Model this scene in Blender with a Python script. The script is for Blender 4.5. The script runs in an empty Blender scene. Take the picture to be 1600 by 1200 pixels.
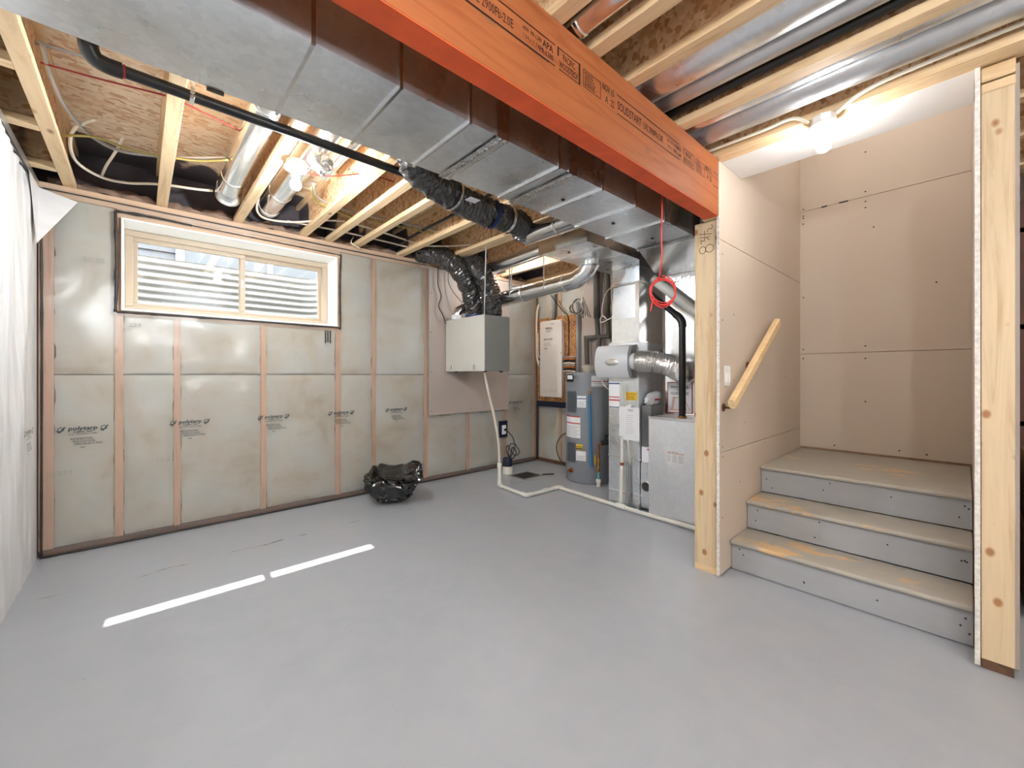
import bpy, bmesh, math, random
from mathutils import Vector, Matrix, noise
random.seed(7)
S = bpy.context.scene
COL = S.collection
PI = math.pi

# ------------------------------------------------------------------ camera
cam = bpy.data.cameras.new('camera')
cam.sensor_fit = 'HORIZONTAL'
cam.sensor_width = 36.0
cam.lens = 36.0 * 642.0 / 1600.0
cam.shift_y = -15.0 / 1600.0
cam.clip_start = 0.02
camo = bpy.data.objects.new('camera', cam)
COL.objects.link(camo)
camo.location = (0, 0, 1.22)
camo.rotation_euler = (math.radians(90), 0, -math.atan(580 / 642.0))
S.camera = camo

# ------------------------------------------------------------------ sky, sun, exposure
S.view_settings.view_transform = 'Standard'
S.view_settings.look = 'None'
S.view_settings.gamma = 1.0
S.view_settings.use_curve_mapping = False
S.view_settings.exposure = 1.62
w = bpy.data.worlds.new('sky')
S.world = w
w.use_nodes = True
wb = w.node_tree.nodes['Background']
wb.inputs[0].default_value = (0.92, 0.96, 1.0, 1)
wb.inputs[1].default_value = 6.0
sun = bpy.data.lights.new('sun', 'SUN')
sun.energy = 9.0
sun.angle = math.radians(0.53)
sun.color = (1.0, 0.96, 0.90)
suno = bpy.data.objects.new('sun', sun)
COL.objects.link(suno)
suno.location = (1, 12, 14)
suno.rotation_euler = Vector((-0.115, -1.62, -2.243)).to_track_quat('-Z', 'Y').to_euler()
BULB = 420.0        # radiance of a plain bulb; the stair bulb is a dimmer one

# ------------------------------------------------------------------ materials
M = {}
def new_mat(name):
    m = bpy.data.materials.new(name)
    m.use_nodes = True
    nt = m.node_tree
    b = nt.nodes['Principled BSDF']
    M[name] = m
    return m, nt, b
def N(nt, t, **kw):
    n = nt.nodes.new(t)
    for k, v in kw.items():
        setattr(n, k, v)
    return n
def rgb(r, g, b):
    f = lambda c: ((c / 255.0) / 12.92) if c / 255.0 <= 0.04045 else (((c / 255.0) + 0.055) / 1.055) ** 2.4
    return (f(r), f(g), f(b), 1)
def coords(nt, scale=(1, 1, 1), rot=(0, 0, 0), rnd=True):
    tc = N(nt, 'ShaderNodeTexCoord')
    mp = N(nt, 'ShaderNodeMapping')
    mp.inputs['Scale'].default_value = scale
    mp.inputs['Rotation'].default_value = rot
    if rnd:
        oi = N(nt, 'ShaderNodeObjectInfo')
        ml = N(nt, 'ShaderNodeMath', operation='MULTIPLY'); ml.inputs[1].default_value = 37.0
        nt.links.new(oi.outputs['Random'], ml.inputs[0])
        ad = N(nt, 'ShaderNodeVectorMath', operation='ADD')
        nt.links.new(tc.outputs['Object'], ad.inputs[0]); nt.links.new(ml.outputs[0], ad.inputs[1])
        nt.links.new(ad.outputs[0], mp.inputs[0])
    else:
        nt.links.new(tc.outputs['Object'], mp.inputs[0])
    return mp.outputs[0]
def tnoise(nt, vec, scale, detail=3, rough=0.5, dist=0.0):
    n = N(nt, 'ShaderNodeTexNoise')
    n.inputs['Scale'].default_value = scale; n.inputs['Detail'].default_value = detail
    n.inputs['Roughness'].default_value = rough; n.inputs['Distortion'].default_value = dist
    nt.links.new(vec, n.inputs['Vector'])
    return n.outputs['Fac']
def ramp(nt, fac, stops):
    r = N(nt, 'ShaderNodeValToRGB')
    el = r.color_ramp.elements
    while len(el) < len(stops): el.new(0.5)
    for e, (p, c) in zip(el, stops):
        e.position = p; e.color = c if len(c) == 4 else (*c, 1)
    nt.links.new(fac, r.inputs[0])
    return r.outputs[0]
def mixc(nt, fac, a, b):
    m = N(nt, 'ShaderNodeMix', data_type='RGBA')
    for inp, v in ((m.inputs[0], fac), (m.inputs[6], a), (m.inputs[7], b)):
        if isinstance(v, (tuple, list)): inp.default_value = v
        elif isinstance(v, (int, float)): inp.default_value = v
        else: nt.links.new(v, inp)
    return m.outputs[2]
def bump(nt, b, h, strength=0.3, dist=0.01):
    bp = N(nt, 'ShaderNodeBump')
    bp.inputs['Strength'].default_value = strength; bp.inputs['Distance'].default_value = dist
    nt.links.new(h, bp.inputs['Height']); nt.links.new(bp.outputs[0], b.inputs['Normal'])
def plain(name, c, rough=0.5, metal=0.0, var=0.08, scale=6.0, bmp=0.0, bscale=60.0, spec=0.5, coat=0.0):
    m, nt, b = new_mat(name)
    v = coords(nt)
    n = tnoise(nt, v, scale, 4)
    lo = tuple(x * (1 - var) for x in c[:3]); hi = tuple(min(1, x * (1 + var)) for x in c[:3])
    nt.links.new(ramp(nt, n, [(0.3, lo), (0.7, hi)]), b.inputs['Base Color'])
    b.inputs['Roughness'].default_value = rough; b.inputs['Metallic'].default_value = metal
    b.inputs['Specular IOR Level'].default_value = spec
    b.inputs['Coat Weight'].default_value = coat
    if bmp: bump(nt, b, tnoise(nt, v, bscale, 4), bmp, 0.005)
    return m
def lumber(name, c, dark, axis, knots=True, knot_c=None, ks=(7.0, 3.2), kr=(0.05, 0.13)):
    """sawn softwood with the grain along one axis"""
    m, nt, b = new_mat(name)
    sc = [14.0, 14.0, 14.0]; sc['xyz'.index(axis)] = 0.9
    v = coords(nt, tuple(sc))
    n = tnoise(nt, v, 1.6, 5, 0.6, 1.4)
    col = ramp(nt, n, [(0.32, dark), (0.5, c), (0.75, tuple(min(1, x * 1.1) for x in c[:3]))])
    if knots:
        sk = [ks[0]] * 3; sk['xyz'.index(axis)] = ks[1]
        v2 = coords(nt, tuple(sk))
        vo = N(nt, 'ShaderNodeTexVoronoi'); vo.inputs['Scale'].default_value = 1.0
        nt.links.new(v2, vo.inputs['Vector'])
        k = ramp(nt, vo.outputs['Distance'], [(kr[0], (1, 1, 1)), (kr[1], (0, 0, 0))])
        col = mixc(nt, k, col, knot_c or rgb(150, 100, 60))
    nt.links.new(col, b.inputs['Base Color'])
    b.inputs['Roughness'].default_value = 0.6
    bump(nt, b, n, 0.12, 0.003)
    return m
def osb(name, tones, spray=False, scale=1.0):
    """pressed flakes of wood lying every way; optionally grey foam overspray next to the rim"""
    m, nt, b = new_mat(name)
    cols = []
    for rot, off in ((0.25, 0), (1.35, 5), (-0.5, 9)):
        tc = N(nt, 'ShaderNodeTexCoord')
        wn = N(nt, 'ShaderNodeTexNoise'); wn.inputs['Scale'].default_value = 7.0
        nt.links.new(tc.outputs['Object'], wn.inputs['Vector'])
        sc = N(nt, 'ShaderNodeVectorMath', operation='SCALE'); sc.inputs['Scale'].default_value = 0.06
        nt.links.new(wn.outputs['Color'], sc.inputs[0])
        ad = N(nt, 'ShaderNodeVectorMath', operation='ADD')
        nt.links.new(tc.outputs['Object'], ad.inputs[0]); nt.links.new(sc.outputs[0], ad.inputs[1])
        mp = N(nt, 'ShaderNodeMapping')
        mp.inputs['Rotation'].default_value = (rot * 0.4, rot * 0.3, rot)
        mp.inputs['Location'].default_value = (off, off, off)
        mp.inputs['Scale'].default_value = (9 * scale, 44 * scale, 40 * scale)
        nt.links.new(ad.outputs[0], mp.inputs[0])
        vo = N(nt, 'ShaderNodeTexVoronoi'); vo.inputs['Scale'].default_value = 1.0
        nt.links.new(mp.outputs[0], vo.inputs['Vector'])
        sp = N(nt, 'ShaderNodeSeparateColor'); nt.links.new(vo.outputs['Color'], sp.inputs[0])
        cols.append((sp.outputs[0], vo.outputs['Distance']))
    c1 = ramp(nt, cols[0][0], [(0.0, tones[0]), (0.35, tones[1]), (0.7, tones[2]), (1.0, tones[3])])
    c2 = ramp(nt, cols[1][0], [(0.0, tones[3]), (0.4, tones[2]), (0.75, tones[1]), (1.0, tones[0])])
    c3 = ramp(nt, cols[2][0], [(0.0, tones[2]), (0.5, tones[3]), (0.85, tones[1]), (1.0, tones[0])])
    v = coords(nt, (1, 1, 1), rnd=False)
    msk = ramp(nt, tnoise(nt, v, 11, 1), [(0.49, (0, 0, 0)), (0.51, (1, 1, 1))])
    msk2 = ramp(nt, tnoise(nt, v, 16, 1), [(0.54, (0, 0, 0)), (0.56, (1, 1, 1))])
    col = mixc(nt, msk2, mixc(nt, msk, c1, c2), c3)
    if spray:
        g = N(nt, 'ShaderNodeNewGeometry')
        sx = N(nt, 'ShaderNodeSeparateXYZ'); nt.links.new(g.outputs['Position'], sx.inputs[0])
        nn = N(nt, 'ShaderNodeTexNoise'); nn.inputs['Scale'].default_value = 3.2; nn.inputs['Detail'].default_value = 2
        nt.links.new(g.outputs['Position'], nn.inputs['Vector'])
        ml = N(nt, 'ShaderNodeMath', operation='MULTIPLY_ADD'); ml.inputs[1].default_value = 0.7
        nt.links.new(nn.outputs['Fac'], ml.inputs[0]); nt.links.new(sx.outputs['Y'], ml.inputs[2])
        k = ramp(nt, ml.outputs[0], [(0.0, (0, 0, 0)), (1.0, (1, 1, 1))])
        k.node.color_ramp.elements[0].position = 0.0
        mr = N(nt, 'ShaderNodeMapRange'); mr.inputs[1].default_value = 4.26; mr.inputs[2].default_value = 4.30
        nt.links.new(ml.outputs[0], mr.inputs[0])
        col = mixc(nt, mr.outputs[0], col, rgb(78, 72, 76))
    nt.links.new(col, b.inputs['Base Color'])
    b.inputs['Roughness'].default_value = 0.55
    bump(nt, b, cols[0][1], 0.2, 0.003)
    return m
def galv(name, c=(0.86, 0.90, 0.94), rough=0.30, wave=0.04, spangle=0.045):
    m, nt, b = new_mat(name)
    v = coords(nt)
    vo = N(nt, 'ShaderNodeTexVoronoi'); vo.inputs['Scale'].default_value = 45
    nt.links.new(v, vo.inputs['Vector'])
    sp = N(nt, 'ShaderNodeSeparateColor'); nt.links.new(vo.outputs['Color'], sp.inputs[0])
    lo = tuple(x * (1 - spangle) for x in c); hi = tuple(x * (1 + spangle) for x in c)
    nt.links.new(ramp(nt, sp.outputs[0], [(0, lo), (1, hi)]), b.inputs['Base Color'])
    b.inputs['Metallic'].default_value = 1.0
    rr = ramp(nt, tnoise(nt, v, 5, 4), [(0.3, (rough * 0.8,) * 3), (0.7, (rough * 1.3,) * 3)])
    nt.links.new(rr, b.inputs['Roughness'])
    bump(nt, b, tnoise(nt, v, 3.0, 2), wave, 0.06)
    return m
def foil(name, c, rough, metal, strength, scale=28.0, spec=0.5):
    """thin crinkled film"""
    m, nt, b = new_mat(name)
    v = coords(nt)
    b.inputs['Base Color'].default_value = (*c, 1)
    b.inputs['Roughness'].default_value = rough; b.inputs['Metallic'].default_value = metal
    b.inputs['Specular IOR Level'].default_value = spec
    n = N(nt, 'ShaderNodeTexNoise', noise_type='RIDGED_MULTIFRACTAL')
    n.inputs['Scale'].default_value = scale; n.inputs['Detail'].default_value = 4
    nt.links.new(v, n.inputs['Vector'])
    bump(nt, b, n.outputs['Fac'], strength, 0.012)
    return m
def emit(name, c, s):
    m, nt, b = new_mat(name)
    b.inputs['Base Color'].default_value = (1, 1, 1, 1)
    b.inputs['Emission Color'].default_value = (*c, 1)
    b.inputs['Emission Strength'].default_value = s
    return m

# floor: grey floor paint on concrete, scuffed
m, nt, b = new_mat('floor_paint')
v = coords(nt, rnd=False)
n1 = tnoise(nt, v, 0.9, 5); n2 = tnoise(nt, v, 7.0, 6, 0.65, 0.5)
c = mixc(nt, ramp(nt, n2, [(0.35, (0, 0, 0)), (0.75, (1, 1, 1))]), ramp(nt, n1, [(0.3, rgb(166, 171, 179)), (0.7, rgb(171, 175, 182))]), rgb(175, 179, 185))
spk = ramp(nt, tnoise(nt, v, 38, 2), [(0.80, (0, 0, 0)), (0.83, (1, 1, 1))])
c = mixc(nt, spk, c, rgb(120, 116, 112))
g_ = N(nt, 'ShaderNodeNewGeometry'); sx_ = N(nt, 'ShaderNodeSeparateXYZ'); nt.links.new(g_.outputs['Position'], sx_.inputs[0])
ck = N(nt, 'ShaderNodeMath', operation='MULTIPLY_ADD'); ck.inputs[1].default_value = 0.35; nt.links.new(tnoise(nt, v, 1.6, 6, 0.6), ck.inputs[0]); nt.links.new(sx_.outputs['Y'], ck.inputs[2])
cs = N(nt, 'ShaderNodeMath', operation='SUBTRACT'); cs.inputs[1].default_value = 3.55; nt.links.new(ck.outputs[0], cs.inputs[0])
ca = N(nt, 'ShaderNodeMath', operation='ABSOLUTE'); nt.links.new(cs.outputs[0], ca.inputs[0])
hair = ramp(nt, ca.outputs[0], [(0.003, (1, 1, 1)), (0.006, (0, 0, 0))])
gap = ramp(nt, tnoise(nt, v, 5, 2), [(0.5, (0, 0, 0)), (0.56, (1, 1, 1))])
hm = N(nt, 'ShaderNodeMath', operation='MULTIPLY'); nt.links.new(hair, hm.inputs[0]); nt.links.new(gap, hm.inputs[1])
c = mixc(nt, hm.outputs[0], c, rgb(96, 90, 86))
nt.links.new(c, b.inputs['Base Color'])
nt.links.new(ramp(nt, n2, [(0.3, (0.30,) * 3), (0.75, (0.36,) * 3)]), b.inputs['Roughness'])
bump(nt, b, n2, 0.02, 0.003)
# batts of glass wool behind the film
m, nt, b = new_mat('batt')
v = coords(nt)
n1 = tnoise(nt, v, 2.2, 5, 0.6, 0.6); n2 = tnoise(nt, v, 12, 5, 0.6, 1.0)
c = ramp(nt, n1, [(0.28, rgb(170, 156, 132)), (0.45, rgb(184, 176, 160)), (0.62, rgb(186, 186, 177)), (0.8, rgb(194, 194, 186))])
c = mixc(nt, ramp(nt, n2, [(0.62, (0, 0, 0)), (0.9, (0.6,) * 3)]), c, rgb(164, 154, 134))
nt.links.new(c, b.inputs['Base Color']); b.inputs['Roughness'].default_value = 0.9
bump(nt, b, n2, 0.25, 0.01)
# clear polyethylene film
m, nt, b = new_mat('poly_film')
nt.nodes.remove(b)
out = nt.nodes['Material Output']
v = coords(nt, (1, 1, 1), rnd=False)
rn = N(nt, 'ShaderNodeTexNoise', noise_type='RIDGED_MULTIFRACTAL'); rn.inputs['Scale'].default_value = 3.0; rn.inputs['Detail'].default_value = 4
nt.links.new(v, rn.inputs['Vector'])
bp = N(nt, 'ShaderNodeBump'); bp.inputs['Strength'].default_value = 0.9; bp.inputs['Distance'].default_value = 0.04
nt.links.new(rn.outputs['Fac'], bp.inputs['Height'])
tr = N(nt, 'ShaderNodeBsdfTransparent'); tr.inputs[0].default_value = (0.97, 0.97, 0.97, 1)
gl = N(nt, 'ShaderNodeBsdfGlossy'); gl.inputs['Roughness'].default_value = 0.22
nt.links.new(bp.outputs[0], gl.inputs['Normal'])
df = N(nt, 'ShaderNodeBsdfDiffuse'); df.inputs[0].default_value = (0.85, 0.85, 0.85, 1)
mx0 = N(nt, 'ShaderNodeMixShader'); mx0.inputs[0].default_value = 0.10
nt.links.new(tr.outputs[0], mx0.inputs[1]); nt.links.new(df.outputs[0], mx0.inputs[2])
mx = N(nt, 'ShaderNodeMixShader'); mx.inputs[0].default_value = 0.065
nt.links.new(mx0.outputs[0], mx.inputs[1]); nt.links.new(gl.outputs[0], mx.inputs[2])
nt.links.new(mx.outputs[0], out.inputs[0])
# milky film on the near wall
m, nt, b = new_mat('milky_film')
v = coords(nt, (1.0, 9.0, 0.8), rnd=False)
n = tnoise(nt, v, 1.3, 4, 0.55, 0.6)
nt.links.new(ramp(nt, n, [(0.3, rgb(232, 231, 229)), (0.6, rgb(247, 247, 248))]), b.inputs['Base Color'])
b.inputs['Roughness'].default_value = 0.32
bump(nt, b, n, 0.5, 0.03)
# glass
m, nt, b = new_mat('window_glass')
nt.nodes.remove(b)
out = nt.nodes['Material Output']
tr = N(nt, 'ShaderNodeBsdfTransparent'); tr.inputs[0].default_value = (0.93, 0.95, 0.95, 1)
gl = N(nt, 'ShaderNodeBsdfGlossy'); gl.inputs['Roughness'].default_value = 0.02
mx = N(nt, 'ShaderNodeMixShader'); mx.inputs[0].default_value = 0.06
nt.links.new(tr.outputs[0], mx.inputs[1]); nt.links.new(gl.outputs[0], mx.inputs[2]); nt.links.new(mx.outputs[0], out.inputs[0])
# worn stair paint
def worn(name, base, wear, lo, hi):
    m, nt, b = new_mat(name)
    v = coords(nt, (2.2, 0.9, 2.2))
    n = tnoise(nt, v, 3.0, 8, 0.7, 0.4); n2 = tnoise(nt, v, 1.3, 3)
    ad = N(nt, 'ShaderNodeMath', operation='MULTIPLY'); nt.links.new(n, ad.inputs[0]); nt.links.new(n2, ad.inputs[1])
    k = ramp(nt, ad.outputs[0], [(lo, (0, 0, 0)), (hi, (1, 1, 1))])
    c = mixc(nt, k, ramp(nt, n, [(0.3, tuple(x * 0.9 for x in base[:3])), (0.7, base)]), wear)
    nt.links.new(c, b.inputs['Base Color']); b.inputs['Roughness'].default_value = 0.5
    bump(nt, b, n, 0.1, 0.004)
worn('tread_paint', rgb(180, 174, 163), rgb(214, 178, 132), 0.345, 0.37)
worn('riser_paint', rgb(172, 173, 175), rgb(120, 112, 104), 0.46, 0.50)

TAN = [rgb(204, 158, 120), rgb(234, 204, 170), rgb(244, 224, 196), rgb(250, 236, 214)]
BROWN = [rgb(110, 64, 30), rgb(160, 104, 58), rgb(186, 130, 78), rgb(205, 156, 102)]
osb('osb_subfloor', TAN, spray=True)
osb('osb_web', [rgb(180, 126, 80), rgb(214, 170, 122), rgb(228, 190, 146), rgb(238, 208, 168)], spray=True)
osb('osb_board', BROWN, scale=1.6)
lumber('wood_y', rgb(228, 198, 156), rgb(208, 172, 126), 'y')
lumber('wood_x', rgb(226, 196, 152), rgb(206, 170, 124), 'x')
lumber('wood_z', rgb(214, 190, 154), rgb(196, 166, 126), 'z', ks=(9.0, 6.5), kr=(0.09, 0.16), knot_c=rgb(168, 116, 74))
lumber('stud_wood', rgb(194, 156, 126), rgb(172, 134, 104), 'z')
lumber('plate_wood', rgb(210, 178, 148), rgb(186, 152, 122), 'x')
lumber('sill_wood', rgb(104, 74, 52), rgb(70, 48, 34), 'x', knots=False)
lumber('rail_wood', rgb(232, 200, 152), rgb(222, 186, 136), 'x', knots=False)
lumber('lvl_face', rgb(160, 90, 46), rgb(144, 74, 34), 'x', knot_c=rgb(140, 84, 46))
plain('lvl_orange', rgb(226, 92, 44), 0.55, var=0.12, scale=9)
galv('galv'); galv('galv_dull', (0.68, 0.70, 0.72), 0.38, 0.03, 0.03); galv('galv_bright', (0.84, 0.85, 0.86), 0.18, 0.06, 0.04)
galv('furnace_steel', (0.86, 0.88, 0.90), 0.42, 0.03, 0.03)
plain('well_steel', rgb(158, 157, 154), 0.55, metal=0.15, var=0.06, scale=12)
foil('black_film', (0.085, 0.080, 0.078), 0.24, 0.55, 0.7, 16, 0.8)
foil('black_bag', (0.004, 0.004, 0.0045), 0.12, 0.0, 0.10, 7, 0.9)
foil('silver_foil', (0.86, 0.85, 0.83), 0.28, 1.0, 0.25, 40)
foil('tape_foil', (0.80, 0.80, 0.80), 0.22, 1.0, 0.4, 50)
foil('clear_bag', (0.86, 0.86, 0.85), 0.25, 0.0, 0.5, 18)
plain('drywall', rgb(204, 188, 171), 0.85, var=0.02, scale=1.5)
plain('drywall_grey', rgb(178, 165, 155), 0.85, var=0.03, scale=1.5)
plain('soffit_white', rgb(236, 234, 232), 0.8, var=0.02)
plain('gypsum', rgb(222, 216, 208), 0.9, var=0.18, scale=60, bmp=0.5)
plain('gypsum_mark', rgb(190, 172, 154), 0.9, var=0.05)
plain('screw_black', rgb(40, 36, 34), 0.6)
plain('concrete', rgb(150, 146, 140), 0.85, var=0.1, scale=5, bmp=0.2)
plain('liner_white', rgb(250, 250, 248), 0.45, var=0.01, bmp=0.1, bscale=9)
plain('frame_tan', rgb(190, 173, 151), 0.45, var=0.02)
plain('sealant', rgb(52, 46, 44), 0.45, var=0.3, scale=30, bmp=0.4)
plain('spray_foam', rgb(156, 130, 112), 0.85, var=0.25, scale=9, bmp=0.4)
plain('dark_spray', rgb(78, 72, 76), 0.8, var=0.35, scale=7, bmp=0.5, bscale=30)
plain('abs_black', rgb(30, 29, 28), 0.35, var=0.25, scale=14)
plain('rubber_black', rgb(24, 24, 24), 0.55)
plain('foam_sleeve', rgb(86, 80, 74), 0.8, var=0.1)
plain('pvc_white', rgb(232, 228, 218), 0.35, var=0.03)
plain('pvc_grey', rgb(150, 150, 150), 0.45)
plain('vinyl_tube', rgb(216, 206, 188), 0.35)
plain('white_plastic', rgb(236, 236, 234), 0.35, var=0.02)
plain('porcelain', rgb(244, 242, 238), 0.25, var=0.01)
plain('panel_white', rgb(230, 222, 212), 0.45, var=0.02)
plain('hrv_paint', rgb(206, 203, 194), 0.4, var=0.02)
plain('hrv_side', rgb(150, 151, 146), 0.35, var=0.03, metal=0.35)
plain('hum_grey', rgb(206, 209, 212), 0.35, var=0.01)
plain('hum_dark', rgb(120, 120, 120), 0.4)
plain('tank_grey', rgb(138, 142, 148), 0.32, var=0.02)
plain('tank_grey_dark', rgb(120, 124, 130), 0.35, var=0.02)
plain('paper', rgb(240, 240, 242), 0.8, var=0.01)
plain('print_dark', rgb(40, 62, 68), 0.6, var=0.05)
plain('print_black', rgb(52, 46, 42), 0.6, var=0.05)
plain('print_grey', rgb(160, 158, 150), 0.6, var=0.05)
plain('beam_ink', rgb(38, 16, 8), 0.7, var=0.05)
plain('pencil', rgb(86, 66, 50), 0.8)
plain('red_ink', rgb(190, 50, 44), 0.6); plain('blue_ink', rgb(60, 80, 130), 0.6); plain('yellow_tag', rgb(226, 184, 40), 0.6)
plain('orange_ink', rgb(206, 120, 60), 0.6)
plain('blue_tape', rgb(24, 52, 104), 0.4, var=0.5, scale=60)
plain('navy_tape', rgb(22, 30, 54), 0.45, var=0.4, scale=60)
plain('red_wire', rgb(226, 62, 58), 0.4); plain('dark_red_wire', rgb(160, 40, 34), 0.45)
plain('cable_white', rgb(232, 222, 204), 0.45); plain('cable_grey', rgb(170, 166, 160), 0.45); plain('cable_olive', rgb(170, 156, 90), 0.5)
plain('cable_black', rgb(36, 34, 33), 0.5); plain('cable_orange', rgb(206, 120, 60), 0.5)
plain('pipe_blue', rgb(52, 128, 178), 0.35); plain('pipe_teal', rgb(96, 186, 190), 0.35)
plain('copper', rgb(160, 96, 66), 0.4, metal=0.8, var=0.2); plain('brass', rgb(170, 130, 70), 0.35, metal=0.9)
plain('bracket', rgb(110, 76, 50), 0.4, metal=0.6)
plain('cardboard', rgb(150, 108, 68), 0.85, var=0.06); plain('dark_wood', rgb(88, 48, 30), 0.6, var=0.2)
plain('siding', rgb(62, 63, 67), 0.6, var=0.04); plain('soil', rgb(90, 80, 68), 0.95, var=0.25, scale=20, bmp=0.5)
plain('trim_white', rgb(150, 150, 150), 0.6, var=0.01); plain('roof_dark', rgb(70, 68, 68), 0.8)
plain('pane_dark', rgb(52, 56, 60), 0.15, var=0.05)
plain('dark_metal', rgb(70, 66, 62), 0.5, metal=0.5)
emit('rear_fill_glow', (0.88, 0.945, 1.0), BULB * 0.95)
emit('bulb_glow_strong', (0.92, 0.965, 1.0), BULB * 1.35)
emit('corner_fill_glow', (0.96, 0.98, 1.0), BULB * 0.38)
emit('bulb_glow_dim', (1.0, 0.985, 0.97), BULB * 0.17)
emit('shaft_fill_glow', (1.0, 0.985, 0.97), BULB * 0.20)

# ------------------------------------------------------------------ mesh helpers
WL = {}
def tag(o, label=None, cat=None, group=None, kind=None):
    if label: o['label'] = label
    if cat: o['category'] = cat
    if group: o['group'] = group
    if kind: o['kind'] = kind
    return o
def thing(name, label, cat, loc=(0, 0, 0), group=None, kind=None):
    o = bpy.data.objects.new(name, None)
    o.empty_display_size = 0.1
    COL.objects.link(o); o.location = loc; WL[o.name] = Vector(loc)
    return tag(o, label, cat, group, kind)
def put(name, mesh, loc, parent=None, rot=None):
    o = bpy.data.objects.new(name, mesh)
    COL.objects.link(o)
    WL[o.name] = Vector(loc)
    if parent: o.parent = parent; o.location = Vector(loc) - WL[parent.name]
    else: o.location = loc
    if rot: o.rotation_euler = rot
    return o
def obj(name, bm, mat, parent=None, smooth=False, angle=None):
    xs = [v.co for v in bm.verts]
    lo = Vector((min(p[i] for p in xs) for i in range(3))); hi = Vector((max(p[i] for p in xs) for i in range(3)))
    org = Vector(((lo.x + hi.x) / 2, (lo.y + hi.y) / 2, lo.z))
    bmesh.ops.translate(bm, verts=bm.verts, vec=-org)
    bmesh.ops.recalc_face_normals(bm, faces=bm.faces)
    me = bpy.data.meshes.new(name); bm.to_mesh(me); bm.free()
    me.materials.append(M[mat])
    if smooth:
        for p in me.polygons: p.use_smooth = True
        if angle: me.set_sharp_from_angle(angle=math.radians(angle))
    return put(name, me, org, parent)
def B(): return bmesh.new()
def box(bm, x0, x1, y0, y1, z0, z1, bev=0.0, seg=1):
    r = bmesh.ops.create_cube(bm, size=1.0)
    for v in r['verts']:
        v.co = Vector((x0 + (v.co.x + 0.5) * (x1 - x0), y0 + (v.co.y + 0.5) * (y1 - y0), z0 + (v.co.z + 0.5) * (z1 - z0)))
    if bev:
        es = list({e for v in r['verts'] for e in v.link_edges})
        bmesh.ops.bevel(bm, geom=es, offset=bev, segments=seg, affect='EDGES', profile=0.5)
    return bm
def bx(*a, **k): return box(B(), *a, **k)
def smooth_path(pts, n=6):
    P = [Vector(p) for p in pts]
    if len(P) < 3: return P
    out = []
    for i in range(len(P) - 1):
        p0 = P[max(i - 1, 0)]; p1 = P[i]; p2 = P[i + 1]; p3 = P[min(i + 2, len(P) - 1)]
        for k in range(n):
            t = k / n
            out.append(0.5 * ((2 * p1) + (p2 - p0) * t + (2 * p0 - 5 * p1 + 4 * p2 - p3) * t * t + (3 * p1 - p0 - 3 * p2 + p3) * t ** 3))
    out.append(P[-1])
    return out
def tube(bm, pts, r, n=8, sm=0, cap=True, rf=None, sq=(1, 1)):
    P = smooth_path(pts, sm) if sm else [Vector(p) for p in pts]
    rings = []
    T = None; U = None
    for i, p in enumerate(P):
        a = P[max(i - 1, 0)]; c = P[min(i + 1, len(P) - 1)]
        t = (c - a).normalized()
        if U is None:
            ref = Vector((0, 0, 1)) if abs(t.z) < 0.9 else Vector((1, 0, 0))
            U = t.cross(ref).normalized()
        else:
            U = (U - t * U.dot(t)).normalized()
        V = t.cross(U)
        ring = []
        for k in range(n):
            th = 2 * PI * k / n
            rr = r if rf is None else rf(i, th, p)
            ring.append(bm.verts.new(p + U * (math.cos(th) * rr * sq[0]) + V * (math.sin(th) * rr * sq[1])))
        rings.append(ring)
    for i in range(len(rings) - 1):
        for k in range(n):
            bm.faces.new((rings[i][k], rings[i][(k + 1) % n], rings[i + 1][(k + 1) % n], rings[i + 1][k]))
    if cap:
        bm.faces.new(rings[0][::-1]); bm.faces.new(rings[-1])
    return bm
def lathe(bm, prof, org, axis=(0, 0, 1), n=24, cap=True):
    """prof: (radius, distance along the axis)"""
    A = Vector(axis).normalized(); O = Vector(org)
    ref = Vector((0, 0, 1)) if abs(A.z) < 0.9 else Vector((1, 0, 0))
    U = A.cross(ref).normalized(); V = A.cross(U)
    rings = []
    for r, h in prof:
        rings.append([bm.verts.new(O + A * h + (U * math.cos(2 * PI * k / n) + V * math.sin(2 * PI * k / n)) * max(r, 1e-4)) for k in range(n)])
    for i in range(len(rings) - 1):
        for k in range(n):
            bm.faces.new((rings[i][k], rings[i][(k + 1) % n], rings[i + 1][(k + 1) % n], rings[i + 1][k]))
    if cap:
        bm.faces.new(rings[0][::-1]); bm.faces.new(rings[-1])
    return bm
def prism(bm, poly, vec):
    a = [bm.verts.new(Vector(p)) for p in poly]; b = [bm.verts.new(Vector(p) + Vector(vec)) for p in poly]
    n = len(a)
    bm.faces.new(a[::-1]); bm.faces.new(b)
    for i in range(n): bm.faces.new((a[i], a[(i + 1) % n], b[(i + 1) % n], b[i]))
    return bm
def grid(bm, nu, nv, f, keep=None):
    vs = [[bm.verts.new(f(i / nu, j / nv)) for j in range(nv + 1)] for i in range(nu + 1)]
    for i in range(nu):
        for j in range(nv):
            if keep is None or keep((i + 0.5) / nu, (j + 0.5) / nv):
                bm.faces.new((vs[i][j], vs[i + 1][j], vs[i + 1][j + 1], vs[i][j + 1]))
    for v in [v for v in bm.verts if not v.link_faces]: bm.verts.remove(v)
    return bm
def nz(p, s=1.0, o=0): return noise.noise(Vector(p) * s + Vector((o, o * 1.7, o * 0.3)))
FACE = {'front': (PI / 2, 0, 0), 'left': (PI / 2, 0, -PI / 2), 'right': (PI / 2, 0, PI / 2), 'down': (PI, 0, 0)}
TXT = {}
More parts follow.
